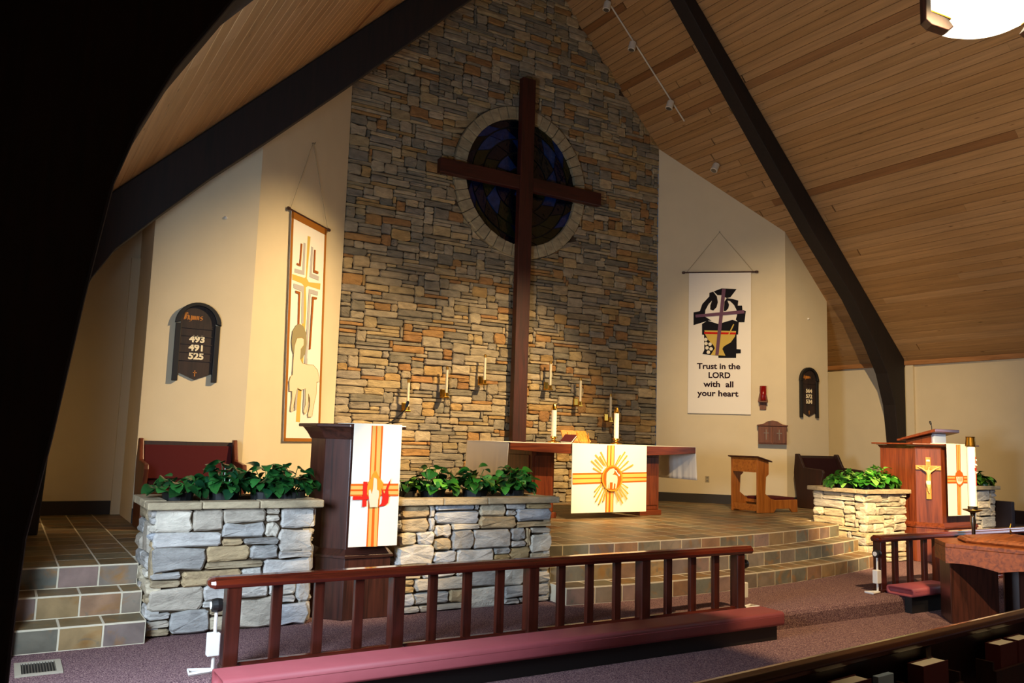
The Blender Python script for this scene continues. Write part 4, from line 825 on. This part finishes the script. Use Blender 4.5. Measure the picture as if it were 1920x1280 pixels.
MB().box(-.011, .011, -.0475, -.043, 1.16, 1.48).box(-.028, .028, -.0475, -.036, 1.33, 1.355).xf(cm).build('painted_cross', 'f_red', t)
for z_, dx in ((1.44, .02), (1.39, -.02), (1.385, .03), (1.30, .028)):
    MB().lathe([(.002, z_-.012), (.012, z_), (.002, z_+.012)], dx, -.045, 10).xf(cm).build('wax_nail', 'f_white', t)

# ------------------------------------------------------------------ near pew with hymnals
ang = radians(5); prz = ang
t = thing('front_pew', 'dark wooden pew crossing the bottom right corner, seen from behind', 'pew', (-3.6, -9.235, FL), prz)
def lp(mb, nm, mat, par, **kw): return mb.build(nm, mat, par, local=True, **kw)
Zt = .87
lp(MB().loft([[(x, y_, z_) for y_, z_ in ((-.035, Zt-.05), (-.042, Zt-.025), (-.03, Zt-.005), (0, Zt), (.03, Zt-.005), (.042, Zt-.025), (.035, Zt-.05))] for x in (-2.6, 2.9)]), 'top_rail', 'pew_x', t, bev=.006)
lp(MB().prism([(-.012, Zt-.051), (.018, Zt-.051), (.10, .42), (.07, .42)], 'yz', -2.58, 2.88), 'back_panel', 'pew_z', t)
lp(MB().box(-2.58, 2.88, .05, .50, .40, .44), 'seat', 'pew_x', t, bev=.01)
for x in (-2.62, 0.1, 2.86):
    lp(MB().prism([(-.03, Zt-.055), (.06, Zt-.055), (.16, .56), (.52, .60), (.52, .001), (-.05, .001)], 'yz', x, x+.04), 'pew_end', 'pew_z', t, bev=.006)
for x0, x1 in ((-.82, -.22), (-.16, .26), (.58, 1.16)):
    rk = lp(MB().box(x0, x1, -.11, -.02, .52, .54).box(x0, x1, -.115, -.10, .54, .66).box(x0, x0+.015, -.10, -.02, .54, .70).box(x1-.015, x1, -.10, -.02, .54, .70), 'book_rack', 'pew_z', t)
rot = Matrix.Translation((-3.6, -9.235, FL)) @ Matrix.Rotation(prz, 4, 'Z')
bks = [(-.68, .20, .775, 'hymnal', 'hymnal with pale page edges in the leftmost pew rack'), (-.40, .12, .765, 'booklet', 'pale blue booklet beside the leftmost hymnal in pew rack'), (-.06, .215, .765, 'hymnal', 'single hymnal with pale page edges in the middle pew rack'), (.68, .175, .765, 'hymnal', 'left one of two hymnals in the right pew rack'), (.885, .175, .765, 'hymnal', 'right one of two hymnals in the right pew rack')]
for x, w, zt_, nm, lb in bks:
    loc = rot @ Vector((x, -.06, .541)); b = thing(nm, lb, 'book', loc, prz, 'hymnals in the pew racks' if nm == 'hymnal' else None); hh = zt_-.541
    if nm == 'hymnal':
        lp(MB().box(0, w, -.036, -.032, 0, hh).box(0, w, .032, .036, 0, hh).box(-.004, 0, -.036, .036, 0, hh), 'cover', 'cover', b); lp(MB().box(.001, w-.006, -.031, .031, .003, hh-.004), 'pages', 'page', b)
    else: lp(MB().box(0, w, -.02, .006, 0, hh), 'pages', 'bluecover', b, bev=.002)

# ------------------------------------------------------------------ chancel pews, kneeling desk
def small_pew(label, xc, yb, w, vel):
    t = thing('chancel_pew', label, 'pew', (xc, yb-.3, P), 0, 'short chancel pews'); x0, x1 = xc-w/2, xc+w/2
    MB().prism([(yb-.04, P+.9), (yb-.0, P+.9), (yb-.0, P+.45), (yb-.12, P+.45)], 'yz', x0+.05, x1-.05).build('back_panel', 'pew_z', t)
    MB().loft([[(x, y_, z_) for y_, z_ in ((yb-.065, P+.86), (yb-.17, P+.5), (yb-.12, P+.47), (yb-.045, P+.86))] for x in (x0+.06, x1-.06)]).build('back_cushion', vel, t, bev=.015)
    MB().box(x0+.05, x1-.05, yb-.56, yb-.10, P+.36, P+.42).build('seat', 'pew_x', t, bev=.01)
    rbox_loft(x0+.06, x1-.06, yb-.57, yb-.14, P+.42, P+.49, .025).build('seat_cushion', vel, t, smooth=True)
    for x in (x0, x1-.05):
        MB().prism([(yb-.09, P+.93), (yb-.01, P+.93), (yb+.02, P+.6), (yb-.06, P+.001), (yb-.56, P+.001), (yb-.54, P+.42), (yb-.60, P+.62), (yb-.58, P+.67), (yb-.2, P+.70)], 'yz', x, x+.05).build('pew_end', 'cherry_z' if xc < 0 else 'pew_z', t, bev=.012)
small_pew('short pew with maroon upholstery behind the left planter', -5.36, -1.72, 1.04, 'velvet')
small_pew('short dark pew against the wall under the right hymn board', 5.30, -1.72, 1.10, 'velvet_dark')
t = thing('kneeling_desk', 'orange oak kneeling desk with maroon pad right of the altar', 'kneeling desk', (3.4, -2.2, P))
for y in (-2.46, -1.93):
    MB().prism([(3.0, P+.001), (3.0, P+.86), (3.25, P+.80), (3.25, P+.60), (3.19, P+.56), (3.17, P+.30), (3.30, P+.22), (3.40, P+.20), (3.92, P+.20), (3.92, P+.001), (3.80, P+.001), (3.74, P+.06), (3.42, P+.06), (3.36, P+.001)], 'xz', y, y+.035).build('side_panel', 'oak_z', t, bev=.006)
MB().prism([(2.965, P+.862), (2.965, P+.885), (3.29, P+.812), (3.29, P+.79)], 'xz', -2.50, -1.86).build('desk_top', 'walnut_x', t, bev=.006)
MB().box(3.004, 3.024, -2.424, -1.931, P+.63, P+.855).build('front_board', 'oak_x', t)
MB().box(3.02, 3.05, -2.424, -1.931, P+.03, P+.13).build('foot_rail', 'oak_x', t)
MB().box(3.30, 3.92, -2.424, -1.931, P+.14, P+.19).build('step', 'oak_x', t)
MB().box(3.32, 3.90, -2.42, -1.935, P+.191, P+.235).build('pad', 'velvet', t, bev=.015)

# ------------------------------------------------------------------ hymn boards
def hymn_board(label, xc, z0, nums):
    y = -D_-.001; t = thing('hymn_board', label, 'hymn board', (xc, y, z0), 0, 'hymn boards'); F = frame((xc, y, z0), (1, 0, 0), (0, -1, 0))
    top = [(-.19+0, .10), (0, .02), (.19, .10), (.19, .68)]+[(.205*cos(a), .70+.205*sin(a)) for a in [pi*i/14 for i in range(15)]]+[(-.19, .68)]
    MB().prism(top, 'xz', -.018, 0).xf(F).build('panel', 'board', t)
    for s in (-1, 1): MB().box(s*.215-.03, s*.215+.03, -.045, -.0, 0, .66).xf(F).build('side_post', 'black', t, bev=.006)
    arc = [(.255*cos(pi*i/16), .66+.255*sin(pi*i/16)) for i in range(17)]; ar2 = [(.195*cos(pi*i/16), .68+.195*sin(pi*i/16)) for i in range(16, -1, -1)]
    MB().prism(arc+ar2, 'xz', -.055, 0).xf(F).build('arched_top', 'black', t, bev=.006)
    for z_ in (.24, .335, .43, .525, .615): MB().box(-.184, .184, -.026, -.018, z_-.005, z_+.004).xf(F).build('slat', 'board', t)
    for i, n_ in enumerate(nums):
        m_ = text_mb(n_, .105, .003, .0045); m_.v = [(x*1.08, y_-.022, z_+.455-.098*i) for x, y_, z_ in m_.v]; m_.xf(F).build('number', 'num', t)
    # lettering of the arched top, in broken black letter strokes
    def st(pts, th):
        out = []
        for a, b in zip(pts, pts[1:]):
            a, b = Vector(a), Vector(b); out.append([(a.x-th/2, a.y-th/2), (a.x+th/2, a.y+th/2), (b.x+th/2, b.y+th/2), (b.x-th/2, b.y-th/2)] if abs(b.x-a.x) < .9*abs(b.y-a.y)+.001 or True else None)
        return out
    let = {'H': [[(-.05, .02), (.12, 1.1), (.22, 1.3)], [(.0, 1.15), (.35, 1.32)], [(.2, .05), (.2, 1.2)], [(.2, .7), (.42, .85), (.55, .7), (.55, .1), (.45, -.08)], [(-.08, -.05), (.22, .1)], [(.3, 1.25), (.5, 1.1)]],
           'y': [[(.05, .75), (.05, .15), (.2, .02)], [(.42, .8), (.42, -.2), (.1, -.35)], [(.2, .02), (.42, .15)]],
           'm': [[(.05, .75), (.05, .03)], [(.05, .6), (.25, .75)], [(.25, .75), (.25, .03)], [(.25, .6), (.47, .75)], [(.47, .75), (.47, .03), (.55, .1)]],
           'n': [[(.05, .75), (.05, .03)], [(.05, .6), (.3, .75)], [(.3, .75), (.3, .03), (.38, .1)]],
           's': [[(.4, .72), (.1, .68), (.1, .45), (.38, .32), (.36, .08), (.05, .03)]]}
    xo = -.155; sc_ = .062; mb = MB()
    for ch in 'Hymns':
        for pts in let[ch]:
            for q in st(pts, .14):
                a, b = q[0], q[2]
                mb.prism([(xo+u*sc_*1.12, .71+v*sc_) for u, v in [(q[0][0]-.02, q[0][1]), (q[1][0]+.02, q[1][1]), (q[2][0]+.02, q[2][1]), (q[3][0]-.02, q[3][1])]], 'xz', -.022, -.0185)
        xo += {'H': .62, 'y': .56, 'm': .66, 'n': .5, 's': .5}[ch]*sc_*1.16
    mb.xf(F).build('lettering', 'bronze_letter', t)
    MB().box(-.005, .005, -.021, -.0185, .06, .13).box(-.02, .02, -.021, -.0185, .10, .11).xf(F).build('small_cross', 'bronze_letter', t)
hymn_board('dark hymn board with numbers 493 491 525 on left wall', -5.325, 2.06, ('493', '491', '525'))
hymn_board('dark hymn board with numbers 564 572 534 on right wall', 5.305, 2.06, ('564', '572', '534'))

# ------------------------------------------------------------------ banners
nR = Vector((-.6918, -.7221, 0)); UR = Vector((.7221, -.6918, 0)); oR = Vector((3.89, -.785, 2.08))
nL = Vector((.6918, -.7221, 0)); UL = Vector((.7221, .6918, 0)); oL = Vector((-3.88, -.777, 1.40))
def hook_obj(label, p, N, grp):
    o = MB().tube([p, p+N*.03, p+N*.045+Vector((0, 0, -.02)), p+N*.05+Vector((0, 0, .015))], .005, 6).build('wall_hook', 'metal'); return tag(o, label, 'hook', grp)
def banner(label, org, U, N, w0, w1, h, top, cu, items, texts, tilt, mat, rod_over, border):
    t = thing('wall_banner', label, 'banner', org, 0, 'wall banners'); F = frame(org+N*.03, U, N)
    q = [(w0+tilt, 0), (w1+tilt, 0), (w1, h), (w0, h)]
    MB().prism(q, 'xz', -.006, 0).xf(F).build('cloth', mat, t)
    MB().tube([(w0-rod_over, -.003, h), (w1+rod_over, -.003, h)], .014, 8).xf(F).build('rod', 'walnut_x', t)
    for x in (w0-rod_over, w1+rod_over): MB().tube([(x-.03, -.003, h), (x-.018, -.003, h), (x+.018, -.003, h), (x+.03, -.003, h)], [.012, .024, .024, .012], 10).xf(F).build('finial', 'walnut_x', t)
    for x in (w0-rod_over*.4, w1+rod_over*.4): MB().tube([(x, -.003, h+.012), (cu, .015, top)], .003, 5).xf(F).build('cord', 'cord', t)
    if border:
        b = border
        for poly in ([(w0+tilt, 0), (w1+tilt, 0), (w1+tilt, b*.8), (w0+tilt, b*.8)], [(w0, h-b*1.8), (w1, h-b*1.8), (w1, h), (w0, h)], [(w0+tilt, 0), (w0+tilt+b, 0), (w0+b, h), (w0, h)], [(w1+tilt-b, 0), (w1+tilt, 0), (w1, h), (w1-b, h)]):
            MB().prism(poly, 'xz', -.0085, -.006).xf(F).build('border', 'f_edge', t)
    art(items, t, F, dict(black='black_emblem', gold='gold_band', grey='silver_band', copper='copper_band', lamb='lamb', halo='halo', purple='purple_cross', red='red_rim', cream='grape'), -.007)
    for body, u, v, s, wd in texts:
        m_ = text_mb(body, s, .003, .004); xs = [p[0] for p in m_.v]; k_ = wd/(max(xs)-min(xs)); mx = (max(xs)+min(xs))/2
        m_.v = [(u+(x-mx)*k_, y-.010, z+v) for x, y, z in m_.v]; m_.xf(F).build('lettering', 'f_plum', t)
    return F, t
banner('cream banner with chalice emblem and words Trust in the LORD', oR, UR, nR, -.56, .55, 2.6, 3.36, -.01, ART_RB,
       [('Trust in the', -.027, .812, .147, .764), ('LORD', -.01, .648, .147, .385), ('with  all', -.03, .485, .147, .53), ('your heart', -.04, .318, .147, .725)], -.01, 'canvas', .10, 0)
F, t = banner('tall narrow banner with lamb and gold cross on left wall', oL, UL, nL, -.47, .50, 2.985, 4.06, .01, ART_LB, [], .15, 'canvas', .07, .055)
lm = [q for c, q in ART_LB if c == 'lamb'][0]
MB().tube([(u, -.0235, v) for u, v in lm]+[(lm[0][0], -.0235, lm[0][1])], .003, 5).xf(F).build('lamb_outline', 'f_outline', t)
hook_obj('small wall hook holding the tall lamb banner cord', oL+UL*.01+Vector((0, 0, 4.06)), nL, 'banner hooks')
hook_obj('small wall hook holding the Trust in the LORD banner', oR+UR*-.01+Vector((0, 0, 3.36)), nR, 'banner hooks')
p = Vector((-5.10, -D_, 4.03)); o = MB().lathe([(.022, 0), (.02, .012), (.008, .03)], 0, 0, 12).xf(Matrix.Translation(p) @ Matrix.Rotation(pi/2, 4, 'X')).build('wall_fitting', 'white'); tag(o, 'tiny white fitting high on the wall above left hymn board', 'wall fitting')
p = Vector((5.33, -D_, 3.88)); o = MB().lathe([(.018, 0), (.016, .012), (.006, .03)], 0, 0, 12).xf(Matrix.Translation(p) @ Matrix.Rotation(pi/2, 4, 'X')).build('wall_fitting', 'white'); tag(o, 'tiny white fitting high on the wall above right hymn board', 'wall fitting')

# ------------------------------------------------------------------ sanctuary lamp, aumbry, outlet on right splay wall
F = frame((4.43, -1.302, 0), UR, nR)
t = thing('sanctuary_lamp', 'red glass sanctuary lamp on wooden bracket beside the cream banner', 'lamp', (4.43, -1.302, 2.17))
MB().prism([(-.055, 2.17), (.055, 2.17), (.06, 2.30), (.085, 2.31), (.085, 2.33), (.06, 2.46), (-.06, 2.46), (-.085, 2.33), (-.085, 2.31), (-.06, 2.30)], 'xz', -.03, -.002).xf(F).build('back_plate', 'cabinet', t, bev=.004)
MB().box(-.075, .075, -.13, -.03, 2.30, 2.325).xf(F).build('shelf', 'cabinet', t, bev=.004)
MB().lathe([(.045, 2.326), (.055, 2.34), (.06, 2.59), (.055, 2.59), (.045, 2.36)], 0, -.08, 16).xf(F).build('glass', 'red_glass', t, smooth=True)
F = frame((4.54, -1.408, 0), UR, nR)
t = thing('aumbry', 'small wooden wall cabinet with two crosses on its doors', 'cabinet', (4.54, -1.408, 1.55))
MB().box(-.24, .24, -.13, -.002, 1.56, 1.88).xf(F).build('body', 'cabinet', t, bev=.005)
MB().prism([(-.26, 1.88), (.26, 1.88), (.26, 1.90), (.16, 1.915), (.08, 1.965), (0, 1.98), (-.08, 1.965), (-.16, 1.915), (-.26, 1.90)], 'xz', -.15, -.002).xf(F).build('pediment', 'cabinet', t, bev=.004)
for s in (-1, 1):
    d_ = MB().box(s*.118-.11, s*.118+.11, -.145, -.131, 1.58, 1.865).xf(F).build('door', 'cabinet', t, bev=.004)
    MB().box(s*.11-.006, s*.11+.006, -.150, -.1455, 1.64, 1.82).box(s*.11-.045, s*.11+.045, -.150, -.1455, 1.75, 1.762).xf(F).build('cross', 'metal', d_)
F = frame((3.731, -.632, 0), UR, nR)
t = thing('wall_outlet', 'beige electrical outlet low on the right splayed wall', 'outlet', (3.731, -.632, .84))
MB().box(-.037, .037, -.008, -.001, .845, .96).xf(F).build('plate', 'beige', t, bev=.003)
for z_ in (.875, .93): MB().box(-.016, .016, -.011, -.008, z_-.014, z_+.014).xf(F).build('socket', 'metal', t)

# ------------------------------------------------------------------ track lights on the right roof slope
nr = Vector((-SR, 0, -1)).normalized()
def onroof(x, y): return Vector((x, y, roof(x)))
a, b = onroof(1.0, -.87)+nr*.02, onroof(2.86, -.93)+nr*.02
o = MB().tube([a, b], .014, 6).build('light_track', 'lamp_white'); tag(o, 'thin white track for lamps on the right ceiling slope', 'track')
for x, y, aim, lb in ((1.16, -.88, (-2, -.4, 1.4), 'white ceiling spotlight, highest on the track'), (1.72, -.89, (-1.3, -.1, 1.2), 'white ceiling spotlight in the middle of the track'), (2.58, -.92, (-1.3, -.1, 1.2), 'white ceiling spotlight near the lower end of track'), (3.56, -1.06, (-4.4, -1, 1), 'lone white ceiling spotlight above the cream banner')):
    p = onroof(x, y)+nr*.006; t = thing('track_spotlight', lb, 'spotlight', p, 0, 'ceiling spotlights'); q = p+nr*.10
    MB().tube([p, p+nr*.09], .012, 8).build('stem', 'lamp_white', t)
    d = (Vector(aim)-q).normalized(); d = (d+Vector((0, 0, -.8))).normalized()
    MB().tube([q-d*.09, q-d*.07, q+d*.07, q+d*.075], [.035, .062, .066, .05], 16).build('can', 'lamp_white', t)
    MB().tube([q+d*.0755, q+d*.077], [.05, .05], 16).build('lens', 'metal', t)

# ------------------------------------------------------------------ hanging lantern
lx, ly_, lz = -1.32, -8.48, 4.74
t = thing('hanging_lantern', 'glowing white bowl lantern in a wooden frame at top right', 'lantern', (lx, ly_, lz), -YAW)
pr = [(.001, -.145), (.13, -.138), (.26, -.105), (.35, -.055), (.395, .02), (.41, .12), (.41, .30), (.39, .30), (.39, .12), (.33, -.02), (.2, -.09), (.001, -.12)]
lp(MB().lathe(pr, 0, 0, 40), 'glass_bowl', 'bowl', t, smooth=True)
for i in (0, 2):
    R_ = Matrix.Rotation(i*pi/2+pi, 4, 'Z')
    lp(MB().prism([(.26, -.17), (.30, -.20), (.42, -.16), (.46, -.12), (.46, .55), (.42, .55), (.42, -.06), (.30, -.11)], 'xz', -.045, .045).xf(R_), 'bracket', 'walnut_z', t, bev=.006)
    lp(MB().prism([(.27, -.105), (.43, -.045), (.43, -.035), (.27, -.095)], 'xz', -.03, .03).xf(R_), 'clip', 'brass', t)
lp(MB().box(-.46, .46, -.04, .04, .55, .60).box(-.04, .04, -.46, .46, .551, .599), 'crossbar', 'walnut_x', t)
lp(MB().tube([(0, 0, .6), (0, 0, roof(lx)-lz-.02)], .012, 8), 'hanging_rod', 'black', t)
ll = bpy.data.lights.new('lantern_bulb', 'POINT'); ll.energy = 12; ll.color = WARM; ll.shadow_soft_size = .2
lo = bpy.data.objects.new('lantern_bulb', ll); COL.objects.link(lo); lo.location = (lx, ly_, lz+.34)

# ------------------------------------------------------------------ small things
t = thing('floor_vent', 'beige floor vent grille in the carpet at far left', 'vent', (-6.83, -5.42, 0))
MB().box(-6.96, -6.70, -5.60, -5.57, .001, .012).box(-6.96, -6.70, -5.31, -5.28, .001, .012).box(-6.96, -6.925, -5.57, -5.31, .001, .012).box(-6.735, -6.70, -5.57, -5.31, .001, .012).build('frame', 'vent', t)
MB().box(-6.925, -6.735, -5.57, -5.31, .001, .003).build('duct', 'black', t)
for i in range(12): x = -6.917+i*.016; MB().box(x, x+.005, -5.57, -5.31, .0035, .010).build('slat', 'metal', t)
t = thing('choir_bench', 'dark bench beside the small planter at the right edge', 'bench', (6.4, -4.2, 0))
MB().box(5.97, 6.05, -4.75, -4.1, .001, .80).build('bench_end', 'dark_bench', t, bev=.01)
MB().box(6.05, 6.9, -4.35, -4.28, .3, .62).build('back', 'dark_bench', t, bev=.01)
MB().box(6.05, 6.9, -4.75, -4.36, .36, .42).build('seat', 'dark_bench', t, bev=.01)
MB().box(6.84, 6.92, -4.75, -4.1, .001, .62).build('bench_end', 'dark_bench', t, bev=.01)
